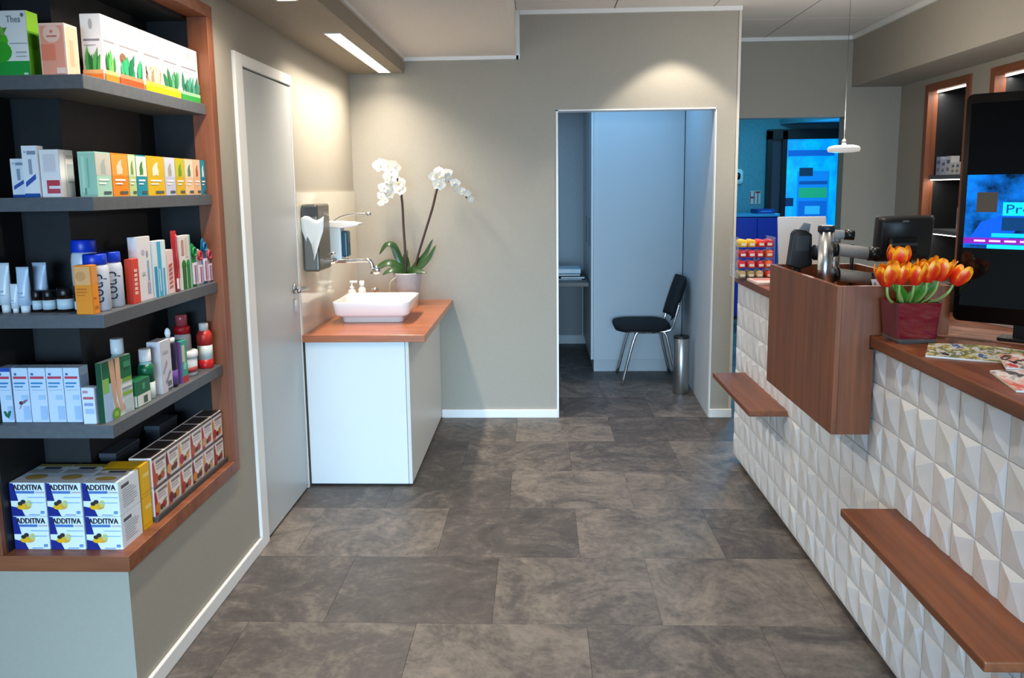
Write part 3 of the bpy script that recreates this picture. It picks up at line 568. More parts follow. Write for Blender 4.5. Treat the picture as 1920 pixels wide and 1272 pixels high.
for (y0, y1, label) in ((2.37, 2.52, 'dark grey lidded box behind the small cartons, near the yellow cartons'), (2.66, 2.8, 'dark grey lidded box behind the small cartons, near the end upright')):
    t = thing('storage_box', label, 'box', (-1.395, (y0+y1)/2, .492))
    MB().box(-1.445, -1.392, y0, y1, .492, .70, DK).build('box_body', t, bevel=.002)
    MB().box(-1.447, -1.39, y0-.002, y1+.002, .70, .716, mat('3A3F46', .4)).build('lid', t, bevel=.002)

# ================================================================== WASHBASIN CORNER
CABW = mat('DDE3E4', .35, name='cabinet_front_lacquer')
wc = thing('basin_cabinet', 'white floor-standing base cabinet under the orange-brown wooden top', 'cabinet', (-.95, 4.5, 0))
MB().box(-1.225, -.70, 3.90, 5.1, .0, .05, mat('3A3A3A', .6)).build('plinth', wc)
MB().box(-1.225, -.703, 3.895, 5.105, .05, .782, WHITE).build('cabinet_body', wc)
MB().box(-1.224, -.704, 3.879, 3.895, .012, .778, CABW).build('front_panel', wc, bevel=.0015)
MB().box(-.702, -.683, 3.879, 5.105, .012, .78, mat('D6D5CE', .4)).build('side_panel', wc, bevel=.0015)
BT = noisy('orange_brown_laminate', '9A5230', 'BE7246', (3, 26, 26), .3, 8, 1, .08, .28, .72, coat=.3, bdist=.001)
wt = MB().box(XL, -.592, 3.852, Yb, .782, .82, BT).build('basin_worktop', bevel=.003); tag(wt, 'orange-brown wooden worktop carrying the washbasin and the orchid', 'worktop')
m = MB().box(XL+.0005, XL+.008, 3.867, 5.105, .82, 1.55, mat('D8D2C2', .12, name='back_painted_glass', coat=.4)).build('splashback'); tag(m, 'glossy cream splashback panel on the wall above the wooden worktop', 'splashback')
# washbasin: rounded rectangle bowl standing on a smaller foot
def rrect(w, d, r, n=5):
    out = []
    for cx, cy, a0 in ((w/2-r, d/2-r, 0), (-w/2+r, d/2-r, PI/2), (-w/2+r, -d/2+r, PI), (w/2-r, -d/2+r, 1.5*PI)):
        for k in range(n+1): a = a0+PI/2*k/n; out.append((cx+r*math.cos(a), cy+r*math.sin(a)))
    return out
def loft(mb, rings, mt, cap0=True, cap1=True, c=(0, 0, 0), smooth=True):
    n = len(rings[0][0]); vs = []; fs = []
    for pts, z in rings: vs += [(x+c[0], y+c[1], z+c[2]) for x, y in pts]
    for i in range(len(rings)-1):
        for k in range(n): k2 = (k+1) % n; fs.append((i*n+k, i*n+k2, (i+1)*n+k2, (i+1)*n+k))
    if cap0: fs.append(tuple(range(n))[::-1])
    if cap1: fs.append(tuple(range((len(rings)-1)*n, len(rings)*n)))
    return mb.add(vs, fs, mt, smooth)
CER = mat('EFEDEA', .12, name='white_ceramic', coat=.5)
bs = thing('washbasin', 'white ceramic countertop washbasin with rounded corners', 'washbasin', (-.945, 4.38, .82))
m = MB(); loft(m, [(rrect(.335, .30, .03), 0), (rrect(.345, .31, .03), .004), (rrect(.35, .315, .03), .03), (rrect(.385, .35, .035), .036), (rrect(.42, .40, .045), .05), (rrect(.435, .42, .05), .118), (rrect(.432, .417, .05), .122), (rrect(.412, .397, .045), .122), (rrect(.405, .39, .045), .117), (rrect(.37, .35, .06), .06), (rrect(.30, .28, .06), .046), (rrect(.05, .05, .02), .042)], CER)
m.build('bowl', bs, world=False)
MB().lathe([(.02, .042), (.022, .045), (.008, .046)], CHROME, 18).build('drain', bs, world=False)
# wall tap
tp = thing('wall_tap', 'chrome wall-mounted tap with long spout above the washbasin', 'tap', (XL+.01, 4.33, 1.165))
XW = XL+.008
m = MB(); m.lathe([(.028, 0), (.028, .012), (.02, .016)], CHROME, 20, (XW, 4.25, 1.165), axis='x'); m.build('wall_flange', tp)
m = MB(); m.lathe([(.028, 0), (.028, .012), (.02, .016)], CHROME, 20, (XW, 4.41, 1.165), axis='x'); m.build('wall_flange', tp)
MB().tube([(XW+.02, 4.22, 1.168), (XW+.055, 4.22, 1.168), (XW+.055, 4.46, 1.168)], .021, CHROME, 14).build('mixer_body', tp)
MB().tube(catmull([(XW+.05, 4.33, 1.16), (XW+.14, 4.33, 1.16), (XW+.235, 4.33, 1.163), (XW+.265, 4.33, 1.15), (XW+.272, 4.33, 1.115)], 6), .0125, CHROME, 12).build('spout', tp)
MB().lathe([(.0, -.006), (.022, -.006), (.026, 0), (.022, .006), (.0, .006)], CHROME, 22, (XW+.29, 4.34, 1.105), axis='y', caps=False).build('aerator_disc', tp)
MB().tube([(XW+.055, 4.23, 1.185), (XW+.06, 4.2, 1.21), (XW+.10, 4.17, 1.215)], .008, CHROME, 10).build('lever', tp)
# disinfectant dispenser
dp = thing('soap_dispenser', 'wall dispenser with blue bottle and a long bent metal elbow lever', 'dispenser', (XL+.05, 4.37, 1.16))
MB().box(XW, XW+.012, 4.31, 4.42, 1.16, 1.40, STEEL).build('back_plate', dp, bevel=.003)
m = MB(); m.box(XW+.012, XW+.10, 4.32, 4.41, 1.165, 1.385, mat('B9D0DE', .25)); m.build('housing', dp, bevel=.008, bseg=3)
m = MB(); m.box(XW+.10, XW+.135, 4.325, 4.405, 1.18, 1.33, mat('1F4A60', .2)); m.build('bottle', dp, bevel=.012, bseg=3)
m = MB(); m.prism([(XW+.012, 1.385), (XW+.155, 1.38), (XW+.205, 1.372), (XW+.2, 1.36), (XW+.14, 1.35), (XW+.10, 1.345), (XW+.012, 1.385-.03)], 4.318, 4.412, PLASTW, lambda x, y, z: (x, z, y)); m.build('cover', dp, bevel=.004)
m = MB(); m.tube(catmull([(XW+.06, 4.33, 1.386), (XW+.10, 4.325, 1.41), (XW+.17, 4.32, 1.425), (XW+.25, 4.315, 1.425)], 6), .005, STEEL, 10); lv = m.build('elbow_lever', dp)
m = MB(); m.lathe([(.007, 0), (.011, .004), (.011, .022), (.007, .026)], STEEL, 14, (XW+.25, 4.315, 1.425), axis='x'); m.build('lever_tip', lv)
# paper towel dispenser
pt = thing('paper_towel_dispenser', 'grey paper towel dispenser with a white sheet hanging out beside the door', 'dispenser', (XL+.05, 4.0, 1.14))
m = MB(); m.box(XW, XW+.085, 3.93, 4.16, 1.14, 1.49, mat('6B675F', .3, .4)); m.build('dispenser_body', pt, bevel=.012, bseg=3)
m = MB(); m.box(XW+.006, XW+.079, 3.926, 3.93, 1.425, 1.475, mat('3C3935', .25)); m.box(XW+.006, XW+.079, 3.926, 3.93, 1.36, 1.405, mat('2A2826', .25)); m.build('viewing_slot', pt)
vs = []; fs = []
NU, NV = 7, 9
for i in range(NV):
    v = i/(NV-1)
    for j in range(NU):
        u = j/(NU-1); wd = .125*(1-.75*max(0, v-.35)/.65)
        y = 3.905+.03*math.sin(3.2*u+1)*(.4+v); x = XW+.045+wd*(u-.5)+.05*v*.3+.02*(1-v); z = 1.42-.21*v+.012*math.sin(7*u+3*v)
        vs.append((x, y, z))
for i in range(NV-1):
    for j in range(NU-1): a = i*NU+j; fs.append((a, a+1, a+NU+1, a+NU))
m = MB(); m.add(vs, fs, mat('F1F0EC', .8), True); o = m.build('paper_sheet', pt); md = o.modifiers.new('thick', 'SOLIDIFY'); md.thickness = .0015
# soap pump bottle and knob on the worktop
sp = revolve('pump_bottle', 'small cream pump bottle behind the washbasin', 'bottle', (-1.16, 4.66, .82), [('bottle_body', [(.026, 0), (.028, .005), (.028, .11), (.02, .13), (.011, .135)], mat('EDE6D4', .35)), ('pump_neck', [(.011, .135), (.013, .137), (.013, .15), (.005, .152), (.005, .175)], PLASTW)])
MB().box(-.012, .034, -.009, .009, .172, .186, PLASTW).build('pump_head', sp, world=False, bevel=.004)
revolve('pump_bottle', 'cream flacon with rounded lid standing next to the pump bottle', 'bottle', (-1.10, 4.67, .82), [('bottle_body', [(.02, 0), (.023, .005), (.023, .13), (.012, .15)], mat('F2EDE0', .35)), ('lid', [(.014, .15), (.016, .152), (.016, .18), (.012, .184)], PLASTW)])
revolve('drain_knob', 'chrome knob on a short stem behind the washbasin', 'knob', (-1.015, 4.65, .82), [('stem', [(.006, 0), (.006, .12)], CHROME), ('knob_head', [(.008, .12), (.021, .125), (.022, .138), (.015, .145)], CHROME)])

# ---------------- orchid
oc = (-.85, 4.88, .82)
orc = thing('potted_orchid', 'white orchid with two flower stems in a pale grey pot on the worktop', 'plant', oc)
POT = noisy('pale_grey_glaze', 'A9A6A6', 'B8B4B2', (20, 20, 20), .35, 3, 1)
MB().lathe([(.052, 0), (.06, .004), (.075, .10), (.088, .19), (.094, .205), (.094, .212), (.086, .212), (.08, .19)], POT, 36, caps=False).build('pot', orc, world=False)
MB().lathe([(.0, .19), (.083, .188)], noisy('bark', '2A211A', '4A3A2C', (60, 60, 60), .9, 4, 1, .6), 24, caps=False).build('bark_mix', orc, world=False)
LEAF = noisy('orchid_leaf', '1E3A1C', '2F5228', (12, 12, 12), .35, 3, 1, coat=.3)
def strap_leaf(parent, path, wd, mt, name='leaf', up=Vector((0, 0, 1)), curl=.25, tip=.15):
    P = catmull(path, 5); n = len(P); vs = []; fs = []
    for i, p in enumerate(P):
        t = i/(n-1); tg = (P[min(i+1, n-1)]-P[max(i-1, 0)]).normalized(); sd = tg.cross(up)
        sd = sd.normalized() if sd.length > 1e-4 else Vector((1, 0, 0))
        nr = sd.cross(tg); ww = wd*(math.sin(PI*min(1, (.12+.88*t)**.8))**.6*(1-tip*t)+.02)
        vs += [p-sd*ww+nr*ww*curl, p-nr*ww*.15, p+sd*ww+nr*ww*curl]
    for i in range(n-1):
        a = 3*i; fs += [(a, a+1, a+4, a+3), (a+1, a+2, a+5, a+4)]
    m = MB(); m.add(vs, fs, mt, True); o = m.build(name, parent, world=False)
    md = o.modifiers.new('thick', 'SOLIDIFY'); md.thickness = .0022
    return o
z0 = .19
for path, wd in ([[(0, 0, z0), (-.05, 0, z0+.1), (-.085, -.01, z0+.19), (-.13, -.015, z0+.2), (-.175, -.02, z0+.14)], .024],
                 [[(0, 0, z0), (-.06, -.02, z0+.06), (-.12, -.03, z0+.085), (-.19, -.04, z0+.05), (-.23, -.05, z0+.02)], .026],
                 [[(0, 0, z0), (-.05, -.04, z0+.035), (-.10, -.06, z0+.04), (-.15, -.07, z0+.015)], .022],
                 [[(0, 0, z0), (.06, 0, z0+.07), (.12, 0, z0+.14), (.17, 0, z0+.24)], .020],
                 [[(0, 0, z0), (.07, -.02, z0+.045), (.14, -.02, z0+.11), (.19, -.02, z0+.2)], .022],
                 [[(0, 0, z0), (.04, -.04, z0+.03), (.09, -.06, z0+.03), (.13, -.07, z0+.025)], .02],
                 [[(0, 0, z0), (-.01, .03, z0+.07), (-.02, .05, z0+.12), (-.01, .07, z0+.16)], .02]):
    strap_leaf(orc, path, wd*1.05, LEAF, up=Vector((0, -.75, .65)))
STEM = mat('3B261C', .5)
s1 = catmull([(-.015, 0, z0), (-.012, 0, .33), (-.018, 0, .5), (-.022, 0, .66), (-.035, -.01, .77), (-.06, -.02, .83), (-.10, -.03, .84)], 6)
s2 = catmull([(.035, 0, z0), (.07, 0, .32), (.12, 0, .47), (.17, 0, .62), (.205, 0, .745), (.24, 0, .79), (.30, -.01, .775), (.36, -.015, .72), (.41, -.02, .655)], 6)
MB().tube(s1, .0075, STEM, 8).build('flower_stem', orc, world=False); MB().tube(s2, [.0075]*30+[.004]*(len(s2)-30), STEM, 8).build('flower_stem', orc, world=False)
PETAL = noisy('white_petal', 'E2E0DA', 'F0EFEA', (30, 30, 30), .5, 2, 1)
def petal_mesh(sc):
    m = MB()
    def pet(ang, ln, wd, cup):
        n, k = 6, 4; vs = []; fs = []
        for i in range(n+1):
            t = i/n; ww = wd*math.sin(PI*min(1, .08+.92*t)**.75)**.7+.0006
            for j in range(k+1):
                q = j/k*2-1; x = ww*q; y = ln*t; zz = -cup*t*t*.5-cup*.35*q*q*math.sin(PI*t)
                vs.append((x*math.cos(ang)-y*math.sin(ang), zz, x*math.sin(ang)+y*math.cos(ang)))
        for i in range(n):
            for j in range(k): a = i*(k+1)+j; fs.append((a, a+1, a+k+2, a+k+1))
        m.add(vs, fs, PETAL, True)
    pet(0, .036*sc, .015*sc, .006); pet(PI*.42, .042*sc, .024*sc, .006); pet(-PI*.42, .042*sc, .024*sc, .006); pet(PI*.78, .034*sc, .014*sc, .006); pet(-PI*.78, .034*sc, .014*sc, .006)
    m.lathe([(.001, -.012), (.007, -.008), (.008, 0), (.003, .004)], mat('E8DFA8', .5), 10, axis='y')
    return m
_f = petal_mesh(1.0).build('flower', orc, world=False); fme = _f.data; COL.objects.unlink(_f); bpy.data.objects.remove(_f)
rr = random.Random(5)
def flower(p, sc, rot): 
    o = link('flower', fme, orc, p, 0, world=False); o.scale = (sc, sc, sc); o.rotation_euler = rot
for k in range(11):
    p = s1[min(len(s1)-1, 21+k*2)] if k < 8 else s1[-1]+Vector((-.005, 0, 0))
    flower(Vector(p)+Vector((rr.uniform(-.055, .055), rr.uniform(-.06, -.015), rr.uniform(-.05, .055))), rr.uniform(.95, 1.35), (rr.uniform(-.4, .5), rr.uniform(-.5, .5), rr.uniform(-.8, .8)))
for (dx, dz, sc) in ((-.13, .75, 1.0), (-.15, .70, .85), (-.125, .675, .75), (-.10, .71, 1.05), (-.145, .655, .6), (-.075, .76, 1.1)): flower((dx, -.035+rr.uniform(-.02, .02), dz), sc, (rr.uniform(-.2, .5), rr.uniform(-.4, .4), rr.uniform(-.6, .3)))
for k in range(9):
    i = 26+int(k*(len(s2)-27)/8); p = Vector(s2[min(i, len(s2)-1)])
    flower(p+Vector((rr.uniform(-.012, .012), rr.uniform(-.04, -.015), rr.uniform(-.012, .03))), 1.15-.06*k, (rr.uniform(-.1, .5), rr.uniform(-.4, .4), rr.uniform(-.2, 1.0)))
for (dx, dz, sc) in ((.19, .82, 1.0), (.225, .845, 1.05), (.27, .835, .95), (.205, .80, .8)): flower((dx, -.03, dz), sc, (rr.uniform(-.2, .4), rr.uniform(-.4, .4), rr.uniform(-.4, .4)))
MB().tube(catmull([(-.06, -.06, z0), (-.10, -.085, .15), (-.095, -.09, .06), (-.06, -.085, .012)], 6), .004, mat('A8A48C', .6), 8).build('aerial_root', orc, world=False)

# ================================================================== CONSULTING ROOM
tc = thing('tall_cabinet', 'tall white cabinet with flush end panel behind the visitor chair', 'cabinet', (.82, 7.0, 0))
MB().box(.45, 1.18, 6.44, 7.6, 0, .1, mat('B4B9BC', .5)).build('plinth', tc)
MB().box(.445, 1.182, 6.425, 7.6, .104, 2.46, mat('B9BEC1', .5)).build('cabinet_body', tc)
for y0, y1 in ((6.43, 6.99), (6.996, 7.59)):
    d = MB().box(.425, .444, y0, y1, .104, 2.455, mat('C3C8CA', .4)).build('cabinet_door', tc, bevel=.0015)
    MB().box(.4235, .4255, y0+.2 if y0 < 6.5 else y0+.05, (y0+.27) if y0 < 6.5 else y0+.12, 1.06, 1.3, mat('3A444A', .5)).build('handle_slot', d)
dk = thing('desk', 'grey desk top with panel leg beside the tall cabinet', 'desk', (.12, 7.0, 0))
MB().box(-.175, .415, 6.55, 7.6, .715, .75, mat('6A6560', .5)).build('desk_top', dk, bevel=.003)
MB().box(-.17, -.14, 6.6, 7.58, 0, .715, mat('55524F', .5)).build('panel_leg', dk); MB().box(-.14, .41, 7.55, 7.58, .1, .715, mat('7A7D80', .5)).build('modesty_panel', dk)
for i, (z, h, lab) in enumerate(((.75, 'D9E8F0', 'white sheets of paper lying on the desk top'), (.757, '1E3A36', 'dark green folder on the papers on the desk'), (.782, '16222A', 'black binder on top of the green folder'), (.806, 'CFE4F0', 'pale stack of paper topping the pile on the desk'))):
    t = thing('paper_pile' if i in (0, 3) else 'folder', lab, 'papers' if i in (0, 3) else 'folder', (.27, 6.9, z))
    hh = [.006, .024, .023, .04][i]; a = [-.03, .02, -.06, -.05][i]
    MB().box(-.11+a, .11+a*.5, -.15, .15, 0, hh, mat(h, .6)).build('cover' if i in (1, 2) else 'sheets', t, world=False, bevel=.001)
    MB().box(-.108+a, .108+a*.5, -.152, -.1495, hh*.25, hh*.75, mat('E8EEF0', .7)).build('page_edges', t, world=False)
# visitor chair, facing left
ch = thing('visitor_chair', 'black upholstered visitor chair with chrome tube legs', 'chair', (.83, 6.165, 0), -PI/2)
# local: front is -y, x is width  (rotated so that the front looks to the left)
UPH = noisy('black_fabric', '0A0B0D', '121417', (200, 200, 200), .9, 2, 1, .3)
hw = .205
m = MB(); loft(m, [(rrect(.40, .40, .1, 6), .43), (rrect(.44, .435, .12, 6), .437), (rrect(.45, .445, .12, 6), .455), (rrect(.44, .435, .12, 6), .475), (rrect(.36, .35, .1, 6), .487)], UPH, c=(0, -.02, 0)); m.build('seat', ch, world=False)
m = MB(); loft(m, [(rrect(.36, .37, .1, 6), .418), (rrect(.43, .43, .12, 6), .43)], BLACK, c=(0, -.02, 0)); m.build('seat_shell', ch, world=False)
vs = []; fs = []; nu, nv = 10, 8
m = MB()
def backpt(u, v, off):
    x = (u-.5)*.44*(1-.12*abs(2*v-1)**3); z = .52+.32*v; y = .19+.10*v+.035*(1-(2*u-1)**2)+off
    return (x, y, z)
for off in (-.022, .018):
    for i in range(nv+1):
        for j in range(nu+1):
            u, v = j/nu, i/nv; k = min(1, 8*min(u, 1-u, v, 1-v)+.25); vs.append(backpt(.5+(u-.5), v, off*k))
n1 = (nv+1)*(nu+1)
for i in range(nv):
    for j in range(nu): a = i*(nu+1)+j; fs += [(a, a+nu+1, a+nu+2, a+1), (n1+a, n1+a+1, n1+a+nu+2, n1+a+nu+1)]
bd = [j for j in range(nu+1)]+[i*(nu+1)+nu for i in range(1, nv+1)]+[nv*(nu+1)+j for j in range(nu-1, -1, -1)]+[i*(nu+1) for i in range(nv-1, 0, -1)]
for k in range(len(bd)): a, b = bd[k], bd[(k+1) % len(bd)]; fs.append((a, b, n1+b, n1+a))
m.add(vs, fs, UPH, True); m.build('backrest', ch, world=False)
for s in (-1, 1):
    MB().tube(catmull([(s*hw, -.19, 0), (s*(hw-.01), -.13, .25), (s*(hw-.018), -.085, .40), (s*(hw-.02), -.06, .425)], 5), .0125, CHROME, 12).build('leg', ch, world=False)
    MB().tube(catmull([(s*hw, .25, 0), (s*(hw-.008), .19, .25), (s*(hw-.015), .155, .40), (s*(hw-.02), .12, .425)], 5), .0125, CHROME, 12).build('leg', ch, world=False)
    MB().tube([(s*(hw-.02), -.07, .425), (s*(hw-.02), .13, .425)], .0125, CHROME, 12).build('side_rail', ch, world=False)
    MB().tube(catmull([(s*(hw-.02), .05, .425), (s*(hw-.01), .18, .44), (s*(hw), .215, .52), (s*(hw), .25, .66)], 6), .0115, CHROME, 12).build('back_upright', ch, world=False)
MB().tube([(-.18, -.075, .42), (.18, -.075, .42)], .011, CHROME, 10).build('cross_rail', ch, world=False)
MB().tube([(-.18, .13, .42), (.18, .13, .42)], .011, CHROME, 10).build('cross_rail', ch, world=False)
bn = revolve('waste_bin', 'slim round brushed steel waste bin beside the visitor chair', 'bin', (1.06, 5.74, 0), [('bin_body', [(.056, 0), (.059, .006), (.059, .425), (.055, .43)], STEEL), ('rim', [(.059, .425), (.0605, .428), (.0605, .44), (.05, .442)], mat('3A3A3C', .3, .8))])
MB().lathe([(.006, .442), (.008, .455), (.004, .46)], BLACK, 12).build('lid_knob', bn, world=False)

# ================================================================== SERVICE COUNTER (right)
XC = 1.10
sc = thing('service_counter', 'long service counter clad in white faceted tiles with a brown wooden worktop', 'counter', (1.45, 2.45, 0))
MB().box(XC+.035, 1.80, .6, 4.26, 0, .035, BLACK).build('plinth', sc)
MB().box(XC+.007, 1.82, .59, 4.29, .035, 1.03, mat('C9C6C2', .6)).build('counter_body', sc)
# faceted tiles, several relief moulds, shared between alike tiles
TM = noisy('white_ceramic_tile', 'E9EAEB', 'F1F2F3', (8, 8, 8), .32, 2, 1)
tw, th = .109, .125
moulds = []
for (a, b, ha, hb) in (((.30, .84), (.60, .26), .017, .012), ((.70, .80), (.42, .30), .017, .012), ((.26, .30), (.55, .78), .012, .017), ((.62, .22), (.48, .80), .011, .016), ((.80, .66), (.60, .26), .015, .012), ((.20, .62), (.34, .20), .015, .011)):
    j = .0013; m = MB()
    def P(u, v, h): return (-h, (u-.5)*(tw-2*j), (v-.5)*(th-2*j))
    e = .006
    BLb, BRb, TRb, TLb = P(0, 0, -.001), P(1, 0, -.001), P(1, 1, -.001), P(0, 1, -.001)
    BL, BR, TR, TL = P(0, 0, e), P(1, 0, e), P(1, 1, e+.001), P(0, 1, e+.001)
    A_, B_ = P(*a, ha), P(*b, hb)
    vs = [BLb, BRb, TRb, TLb, BL, BR, TR, TL, A_, B_]
    fs = [(0, 4, 5, 1), (1, 5, 6, 2), (2, 6, 7, 3), (3, 7, 4, 0)]
    l_, r_ = (8, 9) if a[0] < b[0] else (9, 8); lv_, rv_ = (a[1], b[1]) if a[0] < b[0] else (b[1], a[1])
    fs += [(4, 7, l_), (6, 5, r_)]
    if lv_ > rv_: fs += [(7, 6, l_), (6, r_, l_), (5, 4, r_), (4, l_, r_)]
    else: fs += [(7, 6, r_), (7, r_, l_), (5, 4, l_), (5, l_, r_)]
    m.add(vs, fs, TM)
    o = m.build('wall_tile', sc, world=False); moulds.append(o.data); COL.objects.unlink(o); bpy.data.objects.remove(o)
tr_ = random.Random(3); ny = 34
for r in range(8):
    for k in range(ny):
        y = 4.29-tw*(k+.5); z = .035+th*(r+.5)
        if y < .6: continue
        link('wall_tile', moulds[tr_.randrange(6)], sc, (XC+.006-1.45, y-2.45, z), world=False)
WTP = [(XC-.03, .55), (XC-.03, 4.22), (XC-.02, 4.29), (XC+.02, 4.325), (XC+.09, 4.335), (1.86, 4.335), (1.86, .55)]
MB().prism(WTP, 1.032, 1.07, WOODY).build('worktop', sc, bevel=.004)
# floating bench boards
def bench(label, y0, y1, x0):
    t = thing('bag_shelf', label, 'shelf', (1.0, (y0+y1)/2, .53))
    MB().box(x0, XC+.004, y0, y1, .535, .56, WOODY).build('board', t, bevel=.004)
    for y in (y0+.12, y1-.12): MB().box(XC-.12, XC+.004, y-.01, y+.01, .522, .535, STEEL).build('bracket', t)
bench('short brown wooden bag shelf fixed to the far end of the tiled counter', 3.36, 4.09, .925)
bench('long brown wooden bag shelf fixed low on the near half of the tiled counter', 1.53, 2.315, .928)
# wooden box hanging over the counter edge
bx = thing('wooden_box', 'tall open wooden box hung over the front edge of the counter', 'box', (1.1, 2.85, .74))
y0, y1, xa, xb, zb, zt = 2.496, 3.225, .957, 1.30, .738, 1.233
MB().box(xa, xa+.018, y0, y1, zb, zt, WOODZ).build('front_panel', bx, bevel=.0015)
def side(ya, yb): return MB().prism([(xa+.018, zb), (XC-.016, zb), (XC-.016, 1.025), (XC-.032, 1.026), (XC-.032, 1.0715), (xb, 1.0715), (xb, zt), (xa+.018, zt)], ya, yb, WOODZ, lambda x, y, z: (x, z, y))
side(y0, y0+.018).build('side_panel', bx); side(y1-.018, y1).build('side_panel', bx)
MB().box(xb, xb+.018, y0, y1, 1.0715, zt, WOODZ).build('back_panel', bx)
MB().box(xa+.018, XC-.034, y0+.018, y1-.018, zb, zb+.018, WOODY).build('bottom_panel', bx)
MB().box(xa+.018, xb, y0+.018, y1-.018, 1.0725, 1.09, WOODY).build('inner_shelf', bx)

# ---------------- things standing in the box
GREYP = noisy('grey_padding', '8D8A86', '9A9793', (80, 80, 80), .7, 2, 1, .2)
ps = thing('grip_stand', 'chrome post with grey padded arms and black end caps in the wooden box', 'stand', (1.065, 2.92, 1.09))
MB().tube([(1.062, 2.90, 1.09), (1.062, 2.90, 1.395)], .026, mat('F2F5F8', .28, 1), 24).build('post', ps)
MB().tube([(1.115, 2.93, 1.09), (1.115, 2.93, 1.36)], .012, CHROME, 16).build('thin_post', ps)
MB().lathe([(.03, 0), (.03, .02), (.024, .024)], mat('1A222C', .4), 20, (1.062, 2.90, 1.385)).build('post_cap', ps)
for (za, zb2, yy, x1) in ((1.375, 1.372, 2.95, 1.14), (1.325, 1.31, 2.84, 1.185), (1.235, 1.22, 2.82, 1.19)):
    a = MB().tube([(1.075, yy, za), (x1, yy-.03, zb2)], .023 if x1 > 1.15 else .017, GREYP, 18).build('padded_arm', ps)
    MB().tube([(x1-.004, yy-.029, zb2), (x1+.03, yy-.037, zb2-.002)], .025 if x1 > 1.15 else .0185, BLACK, 18).build('end_cap', a)
    MB().tube([(1.066, yy+.0, za), (1.08, yy, za)], .028 if x1 > 1.15 else .02, BLACK, 18).build('collar', a)
MB().tube([(1.16, 2.9, 1.09), (1.16, 2.9, 1.34)], .007, BLACK, 10).build('thin_post', ps)
ct = thing('card_terminal', 'black card terminal on a swivel holder in the wooden box', 'card terminal', (1.03, 3.12, 1.09))
MB().tube([(1.03, 3.12, 1.09), (1.03, 3.12, 1.3)], .018, BLACK, 14).build('holder_post', ct)
MB().lathe([(.05, 0), (.05, .012), (.03, .016)], BLACK, 20, (1.03, 3.12, 1.09)).build('holder_foot', ct)
m = MB(); m.prism([(.985, 1.24), (1.00, 1.37), (1.015, 1.385), (1.05, 1.38), (1.075, 1.365), (1.08, 1.24), (1.03, 1.225)], 3.08, 3.12, mat('101113', .35), lambda x, y, z: (x, z, y)); m.build('terminal_body', ct, bevel=.006)
m = MB(); m.box(1.01, 1.06, 3.074, 3.08, 1.30, 1.36, mat('3C4248', .2)); m.build('terminal_screen', ct)
m = MB(); m.prism([(1.02, 1.375), (1.045, 1.41), (1.07, 1.405), (1.065, 1.37)], 3.09, 3.10, mat('8A8E92', .4), lambda x, y, z: (x, z, y)); m.build('inserted_card', ct)
rl = thing('paper_roll', 'white roll with dark end caps beside the card terminal', 'roll', (1.12, 3.05, 1.09))
MB().tube([(1.10, 3.05, 1.09), (1.10, 3.05, 1.27)], .008, BLACK, 10).build('pin', rl)
MB().tube([(1.085, 3.05, 1.295), (1.135, 3.05, 1.295)], .026, PLASTW, 20).build('paper', rl)
MB().tube([(1.135, 3.05, 1.295), (1.147, 3.05, 1.295)], .033, mat('16202C', .4), 20).build('end_cap', rl); MB().tube([(1.072, 3.05, 1.295), (1.085, 3.05, 1.295)], .03, mat('16202C', .4), 20).build('end_cap', rl)
for i in range(6):
    t = thing('leaflet', ('white' if i % 2 == 0 else 'black')+' leaflet in the fan, '+['first from the chrome post', 'second from the chrome post', 'third from the chrome post', 'third from the big screen', 'second from the big screen', 'first from the big screen'][i], 'leaflet', (1.15+.022*i, 2.58+.01*i, 1.09), 0, 'fanned leaflets in the wooden box')
    a = .25+.09*i; L = .16
    m = MB(); m.prism([(-.012, 0), (.012, 0), (.012-math.sin(-a)*L*0-math.sin(a)*L, math.cos(a)*L), (-.012-math.sin(a)*L, math.cos(a)*L)], -.001, .001, mat('E4E0DA' if i % 2 == 0 else '18181A', .6), lambda x, y, z: (x, z, y)); m.build('sheet', t, world=False)
    m = MB(); m.prism([(-.004, .01), (.004, .01), (.004-math.sin(a)*L, math.cos(a)*L-.01), (-.004-math.sin(a)*L, math.cos(a)*L-.01)], -.0016, -.0011, mat('9A958C' if i % 2 == 0 else 'B8B4AC', .6), lambda x, y, z: (x, z, y)); m.build('printed_stripe', t, world=False)

